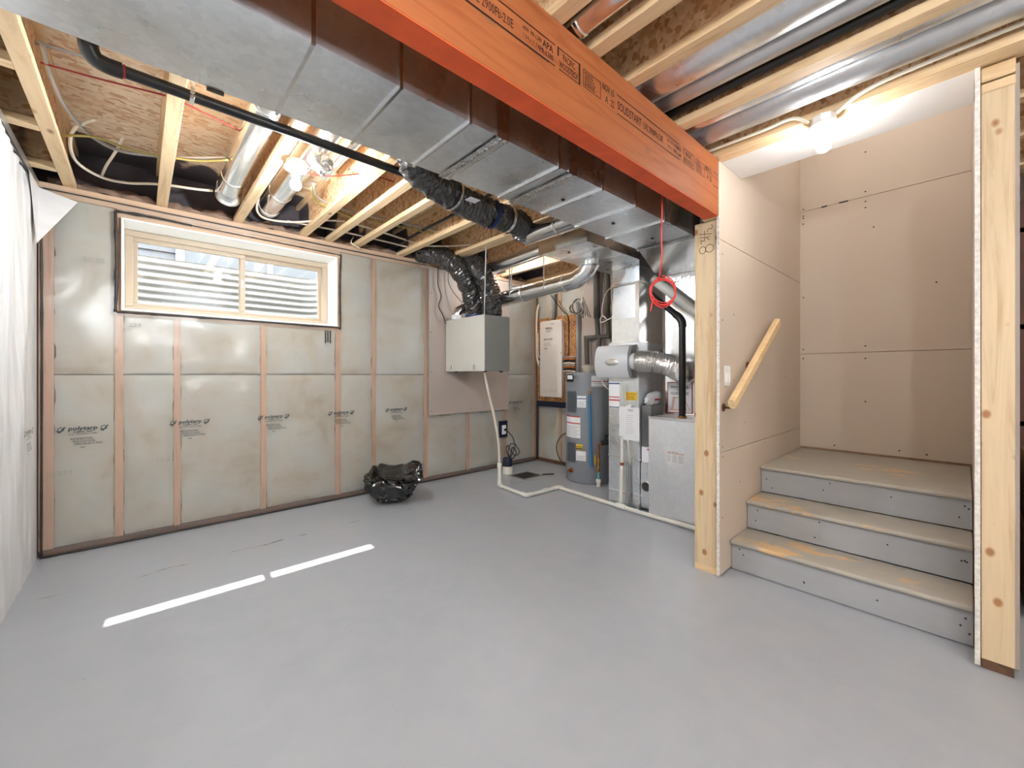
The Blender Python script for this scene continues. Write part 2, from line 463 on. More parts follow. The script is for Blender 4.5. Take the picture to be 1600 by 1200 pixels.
def text_mesh(s, size, sx=1.0, bold=0.0, shear=0.0, align='LEFT'):
    key = (s, size, sx, bold, shear, align)
    if key not in TXT:
        cu = bpy.data.curves.new('lettering', 'FONT')
        cu.body = s; cu.size = size; cu.offset = bold * size; cu.shear = shear; cu.align_x = align; cu.resolution_u = 2
        cu.fill_mode = 'FRONT'
        o = bpy.data.objects.new('lettering', cu)
        COL.objects.link(o)
        bpy.context.view_layer.update()
        me = bpy.data.meshes.new_from_object(o.evaluated_get(bpy.context.evaluated_depsgraph_get()))
        bpy.data.objects.remove(o)
        for v in me.vertices: v.co.x *= sx
        me.name = 'lettering'
        TXT[key] = me
    return TXT[key]
def lettering(name, lines, mat, parent, loc, face, extra=None, rz=0.0):
    """lines: (string, size, x, y, width factor, bold, shear, align) laid out flat as one print"""
    bm = B()
    for s, size, x, y, sx, bold, shear, al in lines:
        me = text_mesh(s, size, sx, bold, shear, al)
        n0 = len(bm.verts)
        bm.from_mesh(me)
        bm.verts.ensure_lookup_table()
        for v in bm.verts[n0:]: v.co.x += x; v.co.y += y
    if extra: extra(bm)
    me = bpy.data.meshes.new(name); bm.to_mesh(me); bm.free()
    me.materials.clear(); me.materials.append(M[mat])
    return put(name, me, loc, parent, FACE[face])
def rect2(bm, x0, y0, x1, y1):
    bm.faces.new([bm.verts.new((x, y, 0)) for x, y in ((x0, y0), (x1, y0), (x1, y1), (x0, y1))])
def line2(bm, pts, wd):
    for (ax, ay), (cx, cy) in zip(pts, pts[1:]):
        d = Vector((cx - ax, cy - ay, 0)); n = Vector((-d.y, d.x, 0)).normalized() * wd / 2
        a = Vector((ax, ay, 0)); c = Vector((cx, cy, 0))
        bm.faces.new([bm.verts.new(q) for q in (a - n, c - n, c + n, a + n)])
def scribble(bm, x0, y0, x1, y1, rows, wd, fill=1.0):
    """rows of print too small to read"""
    h = (y1 - y0) / rows
    for i in range(rows):
        y = y1 - (i + 0.6) * h; x = x0; end = x0 + (x1 - x0) * (random.uniform(0.7, 1.0) * fill)
        while x < end:
            l = random.uniform(0.02, 0.09) * (x1 - x0) * 2
            rect2(bm, x, y, min(x + l, end), y + wd); x += l + 0.015 * (x1 - x0) * 2

# ================================================================== THE SETTING
XL, XR, YB, YF, ZC = -0.50, 4.20, 4.12, -3.6, 2.80
fl = obj('floor', bx(-0.9, 5.4, -3.9, 4.6, -0.12, 0.0), 'floor_paint'); tag(fl, 'grey painted concrete basement floor', 'floor', kind='structure')

# --- back wall: foundation behind, studs, batts, plates, film
wb_bm = B()
WX0, WX1, WZ0, WZ1 = -0.105, 1.42, 1.685, 2.357
for a in ((-0.9, WX0, 4.27, 4.46, 0, 2.9), (WX1, 4.7, 4.27, 4.46, 0, 2.9), (WX0, WX1, 4.27, 4.46, 0, WZ0), (WX0, WX1, 4.27, 4.46, WZ1, 2.9)): box(wb_bm, *a)
wback = obj('wall_back', wb_bm, 'concrete'); tag(wback, 'insulated stud wall with clear film and a long window', 'wall', kind='structure')
studs = [(-0.47, 0.07, 0), (-0.117, 0.045, 0), (0.211, 0.042, 1), (0.797, 0.042, 1), (1.435, 0.05, 0), (1.798, 0.042, 0), (2.408, 0.045, 0), (3.0, 0.042, 0), (3.607, 0.045, 0), (4.17, 0.05, 0)]
for x, wd, crip in studs:
    obj('stud', bx(x - wd / 2, x + wd / 2, 4.13, 4.27, 0.045, 1.65 if crip else 2.42), 'stud_wood', wback)
obj('bottom_plate', bx(-0.5, 4.2, 4.125, 4.27, 0.0, 0.045), 'sill_wood', wback)
obj('top_plate', bx(-0.5, 4.2, 4.115, 4.27, 2.42, 2.455), 'plate_wood', wback)
obj('top_plate', bx(-0.5, 4.2, 4.105, 4.27, 2.458, 2.497), 'plate_wood', wback)
obj('header', bx(-0.13, 1.45, 4.118, 4.27, 2.36, 2.419), 'plate_wood', wback)
obj('rough_sill', bx(-0.09, 1.41, 4.132, 4.27, 1.645, 1.683), 'plate_wood', wback)
edges = [(-0.435, -0.14), (-0.095, 0.19), (0.232, 0.776), (0.818, 1.41), (1.46, 1.777), (1.819, 2.386), (2.43, 2.979), (3.021, 3.585), (3.63, 4.145)]
def batt(x0, x1, z0, z1, sd):
    def f(u, v):
        e = (min(u, 1 - u) * 2) ** 0.35 * (min(v, 1 - v) * 2) ** 0.22 if 0 < u < 1 and 0 < v < 1 else 0
        x = x0 + (x1 - x0) * u; z = z0 + (z1 - z0) * v
        wob = (0.012 * nz((x, 0, z), 7, sd) + 0.009 * nz((x, 0, z), 24, sd)) if u in (0, 1) else 0
        return Vector((x + wob, 4.142 - 0.026 * e - 0.006 * nz((x, 0, z), 5, sd) * e, z))
    return grid(B(), 10, 40, f)
for k, (a, c) in enumerate(edges):
    top = 1.645 if 0 < k < 4 else 2.42
    obj('insulation_batt', batt(a, c, 0.047, 1.215, k), 'batt', wback, smooth=True)
    obj('insulation_batt', batt(a, c, 1.222, top, k + 20), 'batt', wback, smooth=True)
def film(u, v):
    x = -0.497 + 4.69 * u; z = 0.02 + 2.45 * v
    return Vector((x, 4.103 + 0.004 * nz((x, 0, z), 3.0), z))
vb = obj('vapour_barrier', grid(B(), 150, 80, film, lambda u, v: not (WX0 - 0.02 < -0.497 + 4.69 * u < WX1 + 0.02 and WZ0 - 0.02 < 0.02 + 2.45 * v < WZ1 + 0.02)), 'poly_film', wback, smooth=True)
KS = 0.50
def logo(bm):
    for sx in (-1, 1):   # a leaf outline with a tick across it
        ox = sx * 0.208 * KS
        leaf = [(0.0, 0.045), (0.012, 0.022), (0.036, 0.026), (0.024, 0.004), (0.034, -0.012), (0.006, -0.018), (0.0, -0.034), (-0.006, -0.018), (-0.034, -0.012), (-0.024, 0.004), (-0.036, 0.026), (-0.012, 0.022), (0.0, 0.045)]
        line2(bm, [(ox + x * 0.9 * KS, (0.012 + y * 0.9) * KS) for x, y in leaf], 0.0030)
        line2(bm, [(ox - 0.036 * KS, 0.0), (ox - 0.012 * KS, -0.026 * KS)], 0.0075); line2(bm, [(ox - 0.014 * KS, -0.028 * KS), (ox + 0.040 * KS, 0.048 * KS)], 0.0065)
stamp_lines = [(a, sz * KS, x * KS, y * KS, wf, bo, sh, al) for a, sz, x, y, wf, bo, sh, al in (('polytarp', 0.074, 0, -0.002, 1.14, 0.020, 0.12, 'CENTER'), ('super six', 0.034, 0, -0.034, 1.5, 0.014, 0, 'CENTER'),
               ('meets CAN/CGSB-51.34-M86', 0.022, 0, -0.064, 1.05, 0.006, 0, 'CENTER'),
               ('RESIDENTIAL', 0.038, -0.12, -0.135, 1.0, 0.004, 0, 'LEFT'), ('INSULATION', 0.038, -0.10, -0.170, 1.0, 0.004, 0, 'LEFT'),
               ('SPECIALISTS INC', 0.038, -0.085, -0.205, 1.0, 0.004, 0, 'LEFT'), ('(780)', 0.024, -0.03, -0.250, 1.0, 0.004, 0, 'LEFT'))]
first = None
for x in (-0.297, 0.289, 0.871, 1.454, 2.033, 2.611, 3.190, 3.769):
    if first is None: first = lettering('film_print', stamp_lines, 'print_dark', vb, (x, 4.0965, 0.838), 'front', logo)
    else: put('film_print', first.data, (x, 4.0965, 0.838), vb, FACE['front'])
lot = None
for x, z, s in ((-0.46, 0.54, '2 223'), (0.08, 0.56, '12 22'), (0.52, 0.66, '12 223'), (1.05, 0.66, '12 223'), (1.52, 0.66, '12'), (2.02, 0.62, '12 223'), (2.55, 0.60, '12 223'), (3.24, 0.60, '12 223'), (3.82, 0.59, '12 223'), (-0.30, 2.01, '12 22'), (-0.07, 1.57, '223'), (1.60, 1.80, '12 12'), (1.98, 1.80, '12 223')):
    lettering('lot_print', [(s, 0.040, 0, 0, 1.25, 0, 0, 'LEFT')], 'print_grey', vb, (x, 4.0965, z), 'front')
lettering('batt_label', [], 'print_black', vb, (1.30, 4.0965, 1.52), 'front', lambda bm: [rect2(bm, i * 0.022, 0.0 + 0.008 * (i % 2), i * 0.022 + 0.012, 0.12) for i in range(3)])
def bead(pts, r, sd):
    return tube(B(), smooth_path(pts, 14), r, 6, rf=lambda i, th, p: r * (0.75 + 0.7 * abs(nz(p, 16, sd))))
for k, (pts, r) in enumerate(((((-0.135, 4.10, 1.67), (-0.128, 4.10, 2.0), (-0.135, 4.10, 2.39)), 0.012), (((-0.135, 4.10, 2.395), (0.1, 4.10, 2.40), (0.30, 4.10, 2.395)), 0.010), (((0.30, 4.10, 2.395), (0.8, 4.10, 2.392), (1.45, 4.10, 2.385)), 0.005),
        (((-0.13, 4.10, 1.668), (0.6, 4.10, 1.675), (1.44, 4.10, 1.672)), 0.008), (((1.445, 4.10, 1.66), (1.44, 4.10, 2.1), (1.45, 4.10, 2.39)), 0.008),
        (((-0.48, 4.10, 2.455), (1.0, 4.10, 2.450), (2.4, 4.10, 2.455)), 0.005), (((-0.49, 4.09, 0.01), (1.5, 4.10, 0.01), (4.15, 4.10, 0.01)), 0.008), (((4.175, 4.09, 0.02), (4.178, 4.09, 0.8)), 0.014), (((-0.488, 4.09, 0.02), (-0.485, 4.09, 1.4), (-0.488, 4.09, 2.2)), 0.008))):
    obj('sealant_bead', bead(pts, r, k), 'sealant', wback, smooth=True)
# rim board on top of the wall with lumpy foam in every bay
obj('rim_board', bx(-0.9, 4.7, 4.24, 4.28, 2.497, 2.80), 'dark_spray', wback)
def lumps(x0, x1, sd):
    def f(u, v):
        x = x0 + (x1 - x0) * u
        a = v * PI * 0.5
        r = 0.095 + 0.055 * nz((x, v, 0), 7, sd) + 0.03 * nz((x, v * 2, 0), 19, sd)
        return Vector((x, 4.24 - math.cos(a) * r * 1.25, 2.497 + math.sin(a) * r * 0.75 + 0.0))
    return grid(B(), 26, 6, f)
JX = [-0.36, 0.12, 0.607, 1.115, 1.345, 1.605, 2.085, 2.565, 3.05, 3.53, 4.02]
for k, (a, c) in enumerate(zip([-0.5] + JX, JX + [4.2])):
    obj('spray_foam', lumps(a + 0.035, c - 0.035, k * 3), 'spray_foam', wback, smooth=True)

# --- window with its white lined reveal
win = thing('window_1', 'wide tan vinyl sliding window in white lined reveal', 'window', (0.65, 4.36, WZ0), kind='structure')
for a in ((WX0, WX1, 4.10, 4.37, WZ1 - 0.012, WZ1), (WX0, WX1, 4.10, 4.37, WZ0, WZ0 + 0.015), (WX0, WX0 + 0.012, 4.10, 4.37, WZ0 + 0.015, WZ1 - 0.012), (WX1 - 0.012, WX1, 4.10, 4.37, WZ0 + 0.015, WZ1 - 0.012)):
    obj('reveal_liner', bx(*a), 'liner_white', win)
def ring(x0, x1, z0, z1, y0, y1, t, bev=0.004):
    bm = B()
    for a in ((x0, x1, y0, y1, z1 - t, z1), (x0, x1, y0, y1, z0, z0 + t), (x0, x0 + t, y0, y1, z0 + t, z1 - t), (x1 - t, x1, y0, y1, z0 + t, z1 - t)): box(bm, *a, bev=bev)
    return bm
fx0, fx1, fz0, fz1 = WX0 + 0.013, WX1 - 0.013, WZ0 + 0.016, WZ1 - 0.013
obj('window_frame', ring(fx0, fx1, fz0, fz1, 4.35, 4.46, 0.048), 'frame_tan', win)
xm = 0.68
for x0, x1, y0 in ((fx0 + 0.035, xm + 0.022, 4.375), (xm - 0.022, fx1 - 0.035, 4.405)):
    sa = obj('sash', ring(x0, x1, fz0 + 0.042, fz1 - 0.042, y0, y0 + 0.028, 0.040), 'frame_tan', win)
    obj('glass_pane', bx(x0 + 0.038, x1 - 0.038, y0 + 0.012, y0 + 0.016, fz0 + 0.08, fz1 - 0.08), 'window_glass', sa)
obj('latch', bx(xm - 0.008, xm + 0.006, 4.366, 4.376, 2.0, 2.07, bev=0.002), 'white_plastic', win)

# --- outside the window: steel well, ground, the house next door
def well_pt(s, z):
    # plan: straight sides, rounded corners, long far side; s in 0..1
    x0, x1, yn, yf, r = -0.15, 1.56, 4.47, 5.22, 0.20
    segs = [('l', (x0, yn), (x0, yf - r)), ('a', (x0 + r, yf - r), PI, PI / 2), ('l', (x0 + r, yf), (x1 - r, yf)), ('a', (x1 - r, yf - r), PI / 2, 0), ('l', (x1, yf - r), (x1, yn))]
    ln = [(Vector(g[2]) - Vector(g[1])).length if g[0] == 'l' else r * PI / 2 for g in segs]
    d = s * sum(ln)
    off = 0.010 * math.sin(2 * PI * z / 0.068)
    for g, l in zip(segs, ln):
        if d <= l + 1e-6:
            t = d / l
            if g[0] == 'l':
                p = Vector(g[1]).lerp(Vector(g[2]), t); dd = (Vector(g[2]) - Vector(g[1])).normalized(); n = Vector((-dd.y, dd.x))
            else:
                a = g[2] + (g[3] - g[2]) * t; n = Vector((math.cos(a), math.sin(a))); p = Vector(g[1]) + n * r
            p = p + n * off
            return Vector((p.x, p.y, z))
        d -= l
    return Vector((x1, yn, z))
well = obj('window_well', grid(B(), 60, 110, lambda u, v: well_pt(u, 1.42 + 0.925 * v)), 'well_steel', smooth=True)
tag(well, 'corrugated steel window well outside the basement window', 'window well')
gb = B()
box(gb, -6, 8, 5.30, 16, 2.2, 2.29); box(gb, -6, -0.20, 4.46, 5.30, 2.2, 2.29); box(gb, 1.61, 8, 4.46, 5.30, 2.2, 2.29); box(gb, -0.20, 1.61, 4.46, 5.3, 1.3, 1.42)
tag(obj('soil', gb, 'soil'), 'bare ground around the window well', 'ground', kind='structure')
hs = thing('neighbouring_house', 'grey sided house next door seen through the window', 'house', (1.0, 7.2, 2.32))
obj('wall', bx(-5, 7, 7.2, 7.4, 2.0, 5.6), 'siding', hs)
for i in range(24):
    z = 2.34 + i * 0.13
    o = obj('siding_board', prism(B(), [(-5, 7.2, z), (-5, 7.172, z), (-5, 7.2, z + 0.128)], (12, 0, 0)), 'siding', hs)
hw = obj('window', ring(0.35, 2.6, 2.62, 4.0, 7.13, 7.17, 0.09), 'trim_white', hs)
obj('pane', bx(0.44, 1.43, 7.155, 7.165, 2.71, 3.91), 'pane_dark', hw); obj('pane', bx(1.50, 2.51, 7.155, 7.165, 2.71, 3.91), 'pane_dark', hw)
obj('mullion', bx(1.43, 1.50, 7.13, 7.17, 2.71, 3.91), 'trim_white', hw)
obj('eave', prism(B(), [(-5, 6.8, 5.25), (-5, 7.4, 5.25), (-5, 7.4, 5.74), (-5, 6.8, 5.37)], (12, 0, 0)), 'roof_dark', hs)

# --- near left wall, milky film bagging over the studs
wl = obj('wall_left', bx(-0.72, -0.62, -3.9, 4.27, 0, 2.9), 'concrete'); tag(wl, 'side wall hung with wrinkled milky plastic film', 'wall', kind='structure')
def lf(u, v):
    y = -3.6 + 7.70 * u; z = 0.0 + 2.44 * v
    e = min(1, (1 - u) * 18) * min(1, v * 12 + 0.2)
    d = 0.020 * nz((0, y * 1.6, z * 0.5), 2.2, 3) + 0.018 * nz((0, y * 4.0, z * 0.35), 3.0, 8) + 0.012 * abs(nz((0, y, z), 3.0, 5))
    return Vector((-0.508 + d * e, y, z))
film2 = obj('plastic_film', grid(B(), 300, 60, lf), 'milky_film', wl, smooth=True)
obj('top_plate', bx(-0.64, -0.50, -3.6, 4.1, 2.45, 2.497), 'galv_dull', wl)
obj('bottom_plate', bx(-0.62, -0.515, -3.6, 4.1, 0.0, 0.04), 'sill_wood', wl)
fp = put('film_print', first.data, (-0.478, 2.75, 0.90), film2, FACE['right'])
put('film_print', first.data, (-0.478, 3.62, 0.88), film2, FACE['right'])
obj('sealant_bead', bead(((-0.505, 0.5, 2.45), (-0.505, 2.5, 2.45), (-0.505, 4.08, 2.44)), 0.005, 40), 'sealant', wl, smooth=True)
# the loose top corner of the film folding round onto the back wall
bm = B()
vs = [bm.verts.new(p) for p in ((-0.495, 3.75, 2.44), (-0.495, 4.095, 2.45), (-0.32, 4.085, 2.40), (-0.42, 4.05, 2.22), (-0.49, 3.95, 2.05))]
bm.faces.new((vs[0], vs[1], vs[2], vs[3], vs[4]))
obj('film_flap', bm, 'milky_film', wl)

# --- right end wall of the utility corner
wr = obj('wall_right', bx(4.27, 4.47, 1.05, 4.27, 0, 2.9), 'concrete'); tag(wr, 'utility corner wall of filmed batts and bare drywall', 'wall', kind='structure')
def rbatt(y0, y1, z0, z1, sd):
    def f(u, v):
        e = (min(u, 1 - u) * 2) ** 0.4 * (min(v, 1 - v) * 2) ** 0.25 if 0 < u < 1 and 0 < v < 1 else 0
        y = y0 + (y1 - y0) * u; z = z0 + (z1 - z0) * v
        return Vector((4.215 - 0.022 * e - 0.006 * nz((0, y, z), 5, sd) * e, y, z))
    return grid(B(), 10, 20, f)
for k, (a, c) in enumerate(((3.70, 4.10), (3.30, 3.67))):
    obj('insulation_batt', rbatt(a, c, 0.045, 1.22, k + 50), 'batt', wr, smooth=True)
    obj('insulation_batt', rbatt(a, c, 1.225, 2.44, k + 60), 'batt', wr, smooth=True)
obj('stud', bx(4.20, 4.27, 3.665, 3.705, 0.045, 2.44), 'stud_wood', wr)
obj('bottom_plate', bx(4.195, 4.27, 1.16, 4.1, 0.0, 0.045), 'sill_wood', wr)
obj('top_plate', bx(4.19, 4.27, 1.16, 4.1, 2.44, 2.497), 'plate_wood', wr)
obj('drywall_sheet', bx(4.185, 4.20, 1.16, 3.30, 0.05, 2.44), 'drywall_grey', wr)
put('film_print', first.data, (4.186, 3.60, 0.80), wr, FACE['left'])
obj('rim_board', bx(4.23, 4.27, 1.16, 4.2, 2.497, 2.80), 'dark_spray', wr)

# --- stair walls
wsl = thing('wall_stair_left', 'stud wall beside the stairs, raw end stud, cream drywall', 'wall', (2.6, 1.08, 0), kind='structure')
obj('end_stud', bx(2.595, 2.633, 1.010, 1.152, 0.04, 2.163, bev=0.002), 'wood_z', wsl)
obj('end_stud', bx(2.634, 2.672, 1.010, 1.152, 0.04, 2.163), 'wood_z', wsl)
obj('bottom_plate', bx(2.595, 4.34, 1.010, 1.152, 0.0, 0.04), 'wood_y', wsl)
obj('top_plate', bx(2.60, 4.34, 1.015, 1.152, 2.42, 2.497), 'wood_x', wsl)
obj('end_stud', bx(2.555, 2.593, 0.998, 1.09, 2.164, 2.497), 'wood_z', wsl)
for z0, z1 in ((0.012, 0.745), (0.749, 2.030), (2.034, 3.6)):
    obj('drywall_sheet', bx(2.575, 4.352, 0.994, 1.009, z0, z1), 'drywall', wsl)
obj('drywall_edge', bx(2.571, 2.5752, 0.993, 1.0092, 0.012, 2.497), 'gypsum', wsl)
obj('drywall_back', bx(2.70, 4.34, 1.1525, 1.165, 0.012, 2.497), 'drywall_grey', wsl)
scr = B()
for x, z in ((2.62, 1.95), (2.80, 1.60), (2.62, 1.55), (2.80, 1.18), (3.35, 1.40), (3.6, 1.55), (3.9, 1.2), (4.2, 1.45), (4.2, 1.2), (2.62, 0.78), (2.62, 0.72), (3.0, 0.9), (3.4, 0.72), (3.1, 0.35), (3.9, 0.70), (2.9, 0.52), (2.62, 0.35)):
    lathe(scr, [(0.0045, 0), (0.0045, 0.001)], (x, 0.9938, z), (0, -1, 0), 8)
obj('screw_heads', scr, 'screw_black', wsl)['kind'] = 'stuff'
# pencilled stock size on the end stud, written sideways
def hand(bm):
    def arc(cx, cy, rx, ry, a0, a1, n=12): return [(cx + rx * math.cos(a0 + (a1 - a0) * i / n), cy + ry * math.sin(a0 + (a1 - a0) * i / n)) for i in range(n + 1)]
    wd = 0.0035
    line2(bm, [(0.030, 0.0), (0.036, -0.018), (0.028, -0.028), (0.012, -0.022), (0.004, -0.032), (0.006, -0.044)], wd)
    line2(bm, [(-0.045, -0.045), (0.030, -0.058)], wd); line2(bm, [(-0.012, -0.03), (-0.012, -0.062)], wd)
    line2(bm, [(-0.040, -0.068), (0.020, -0.073)], wd); line2(bm, [(-0.004, -0.072), (0.018, -0.092)], wd)
    line2(bm, [(-0.012, -0.073), (-0.014, -0.094), (-0.036, -0.086), (-0.030, -0.112)], wd)
    line2(bm, arc(0.018, -0.145, 0.024, 0.024, 0, 2 * PI), wd); line2(bm, arc(-0.024, -0.148, 0.020, 0.022, 0, 2 * PI), wd)
lettering('pencil_note', [], 'pencil', wsl, (2.5935, 1.078, 2.14), 'left', hand)
wsb = thing('wall_stair_back', 'cream drywall sheets at the back of the stair landing', 'wall', (4.35, 0.5, 0.56), kind='structure')
for z0, z1 in ((0.585, 1.398), (1.402, 2.658), (2.662, 3.6)):
    obj('drywall_sheet', bx(4.353, 4.368, -0.03, 1.0, z0, z1), 'drywall', wsb)
scr = B()
for y, z in ((0.97, 2.68), (0.97, 2.62), (0.97, 2.60), (0.97, 2.55), (0.97, 1.44), (0.97, 1.36), (0.97, 1.9), (0.55, 2.62), (0.55, 2.70), (0.55, 3.02), (0.55, 2.57), (0.55, 1.45), (0.55, 1.35), (0.55, 1.0), (0.75, 0.62), (0.35, 0.63), (0.2, 0.62), (0.5, 2.4), (0.15, 1.9)):
    lathe(scr, [(0.006, 0), (0.006, 0.001)], (4.3529, y, z), (-1, 0, 0), 8)
for y0, y1, z in ((0.72, 0.66, 2.66), (0.84, 0.80, 2.66)): box(scr, 4.3525, 4.3532, y1, y0, z - 0.006, z + 0.006)
obj('screw_heads', scr, 'screw_black', wsb)['kind'] = 'stuff'
obj('framing', bx(4.37, 4.46, -0.15, 1.02, 0, 3.6), 'stud_wood', wsb)
wsr = thing('wall_stair_right', 'right stair wall ending in a raw knotty stud', 'wall', (2.6, -0.08, 0), kind='structure')
obj('end_stud', bx(2.595, 2.633, -0.130, -0.040, 0.04, 2.385, bev=0.002), 'wood_z', wsr)
obj('bottom_plate', bx(2.60, 4.34, -0.128, -0.042, 0.0, 0.039), 'sill_wood', wsr)
obj('top_plate', bx(2.594, 4.34, -0.132, -0.040, 2.386, 2.424, bev=0.003), 'wood_y', wsr)
obj('top_plate', bx(2.594, 4.34, -0.132, -0.040, 2.432, 2.490, bev=0.003), 'wood_y', wsr)
obj('drywall_sheet', bx(2.60, 4.352, -0.038, -0.024, 0.012, 3.6), 'drywall', wsr)
obj('drywall_edge', bx(2.585, 2.600, -0.038, -0.022, 0.012, 2.497), 'gypsum', wsr)
obj('drywall_back', bx(2.66, 4.34, -0.145, -0.1325, 0.012, 2.495), 'drywall_grey', wsr)
# soffit under the header and the shaft above it
sof = thing('trim_1', 'white drywall soffit over the first stairs', 'soffit', (2.75, 0.5, 2.5), kind='structure')
obj('soffit_board', bx(2.602, 2.90, -0.022, 0.993, 2.498, 2.512), 'soffit_white', sof)
obj('shaft_wall', bx(2.90, 2.915, -0.05, 1.02, 2.498, 3.6), 'soffit_white', sof)
obj('shaft_top', bx(2.88, 4.47, -0.15, 1.1, 3.6, 3.65), 'soffit_white', sof)

# --- walls out of view that close the room
bm = bx(-0.7, 5.4, -3.9, -3.7, 0, 2.9); tag(obj('wall_front', bm, 'drywall'), 'plain end wall of the basement behind the stairs', 'wall', kind='structure')
bm = bx(5.2, 5.4, -3.7, -0.10, 0, 2.9); box(bm, 4.46, 5.4, -0.13, 1.0, 0, 2.9); tag(obj('wall_side', bm, 'drywall_grey'), 'storage room wall past the stairs', 'wall', kind='structure')

# --- ceiling: subfloor panels over I-joists
cb = B()
for a in ((-0.9, 2.50, -3.9, 4.46, 2.80, 2.83), (2.50, 2.90, -3.9, 4.46, 2.80, 2.83), (2.90, 5.4, -3.9, -0.05, 2.80, 2.83), (2.90, 5.4, 1.02, 4.46, 2.80, 2.83), (4.46, 5.4, -0.05, 1.02, 2.80, 2.83)): box(cb, *a)
ceil = obj('ceiling', cb, 'osb_subfloor'); tag(ceil, 'open joist ceiling with pale pressed flake board above', 'ceiling', kind='structure')
mw = None
def joist(x, y0=-3.65, y1=4.23):
    global mw
    wb_ = obj('joist', bx(x - 0.005, x + 0.005, y0, y1, 2.535, 2.765), 'osb_web', ceil)
    obj('flange', bx(x - 0.032, x + 0.032, y0, y1, 2.499, 2.537, bev=0.002), 'wood_y', wb_)
    obj('flange', bx(x - 0.032, x + 0.032, y0, y1, 2.763, 2.799), 'wood_y', wb_)
for x in JX:
    if x < 2.5: joist(x)
    elif x < 2.6: joist(x - 0.033); joist(x + 0.034, y1=4.23)
    else: joist(x, 1.17, 4.23); joist(x, -3.65, -0.15)
for y in (0.9, 1.5, 2.08, 2.65, 3.24, 3.83):
    wb_ = obj('blocking', bx(-0.62, -0.393, y - 0.005, y + 0.005, 2.535, 2.765), 'osb_web', ceil)
    obj('flange', bx(-0.62, -0.393, y - 0.03, y + 0.03, 2.499, 2.537), 'wood_x', wb_); obj('flange', bx(-0.62, -0.393, y - 0.03, y + 0.03, 2.763, 2.799), 'wood_x', wb_)
obj('rim_board', bx(-0.66, -0.62, -3.65, 4.24, 2.497, 2.80), 'dark_spray', ceil)
for x, y, s in ((0.75, 1.5, 'EDGE'), (1.0, 0.3, 'T&G')): pass

# ================================================================== BEAM
beam = thing('support_beam', 'orange-brown laminated wood beam with printed grade stamps', 'beam', (1.0, 1.04, 2.164))
bf = obj('ply_front', bx(-0.48, 2.552, 0.990, 1.034, 2.166, 2.497, bev=0.002), 'lvl_face', beam)
obj('ply_back', bx(-0.48, 2.552, 1.0345, 1.078, 2.166, 2.497, bev=0.002), 'lvl_face', beam)
obj('painted_edge', bx(-0.48, 2.552, 0.9915, 1.0765, 2.1635, 2.1665), 'lvl_orange', beam)
def beam_print(x):
    def boxes(bm):
        t = 0.0035
        line2(bm, [(-0.42, -0.075), (-0.02, -0.075)], t); line2(bm, [(-0.42, 0.0), (-0.02, 0.0)], t)
        line2(bm, [(0.0, 0.0), (0.118, 0.0)], t); line2(bm, [(0.0, -0.075), (0.118, -0.075)], t); line2(bm, [(0.118, 0.004), (0.118, -0.078)], 0.009); line2(bm, [(-0.004, 0.004), (-0.004, -0.03)], 0.007)
        line2(bm, [(0.142, -0.004), (0.252, -0.004), (0.252, -0.07), (0.142, -0.07), (0.142, -0.004)], 0.0025)
        random.seed(3); scribble(bm, 0.150, -0.066, 0.245, -0.010, 6, 0.004, 0.75)
        line2(bm, [(0.37, 0.0), (0.93, 0.0)], t); line2(bm, [(0.37, -0.078), (0.93, -0.078)], t)
    L = [('APA', 0.034, -0.085, -0.036, 0.85, 0.012, 0, 'LEFT'), ('PR-L280', 0.026, -0.10, -0.062, 0.8, 0.008, 0, 'LEFT'),
         ('PACIFIC', 0.034, 0.057, -0.034, 0.58, 0.006, 0, 'CENTER'), ('WOODTECH', 0.034, 0.056, -0.066, 0.52, 0.006, 0, 'CENTER'),
         ('NOV 15', 0.038, 0.264, -0.022, 0.62, 0.003, 0, 'LEFT'), ('A  22', 0.040, 0.285, -0.068, 0.72, 0.004, 0, 'LEFT'),
         ('SOLIDSTART', 0.050, 0.372, -0.058, 0.66, 0.004, 0, 'LEFT'), ('LVL 2900Fb-2.0E', 0.042, 0.580, -0.056, 0.62, 0.002, 0, 'LEFT'),
         ('APA  PR-L280', 0.020, 0.80, -0.030, 0.8, 0.0, 0, 'LEFT'), ('1 3/4 x 11 7/8', 0.018, 0.80, -0.056, 0.8, 0.0, 0, 'LEFT')]
    return L, boxes
L, fb = beam_print(0)
p0 = lettering('grade_stamp', L, 'beam_ink', bf, (1.122, 0.9888, 2.40), 'front', fb)
L2 = [q for q in L if q[0] in ('APA', 'PR-L280', 'PACIFIC', 'WOODTECH', 'NOV 15', 'A  22')]
def fb2(bm):
    line2(bm, [(0.0, 0.0), (0.118, 0.0), (0.118, -0.075), (0.0, -0.075), (0.0, 0.0)], 0.003)
    line2(bm, [(0.142, -0.004), (0.252, -0.004), (0.252, -0.07), (0.142, -0.07), (0.142, -0.004)], 0.0025)
    random.seed(3); scribble(bm, 0.150, -0.066, 0.245, -0.010, 6, 0.004, 0.75)
    line2(bm, [(0.37, 0.0), (0.44, 0.0)], 0.0035); line2(bm, [(0.37, -0.078), (0.44, -0.078)], 0.0035)
lettering('grade_stamp', L2, 'beam_ink', bf, (2.10, 0.9888, 2.40), 'front', fb2)
put('grade_stamp', p0.data, (0.14, 0.9888, 2.40), bf, FACE['front'])

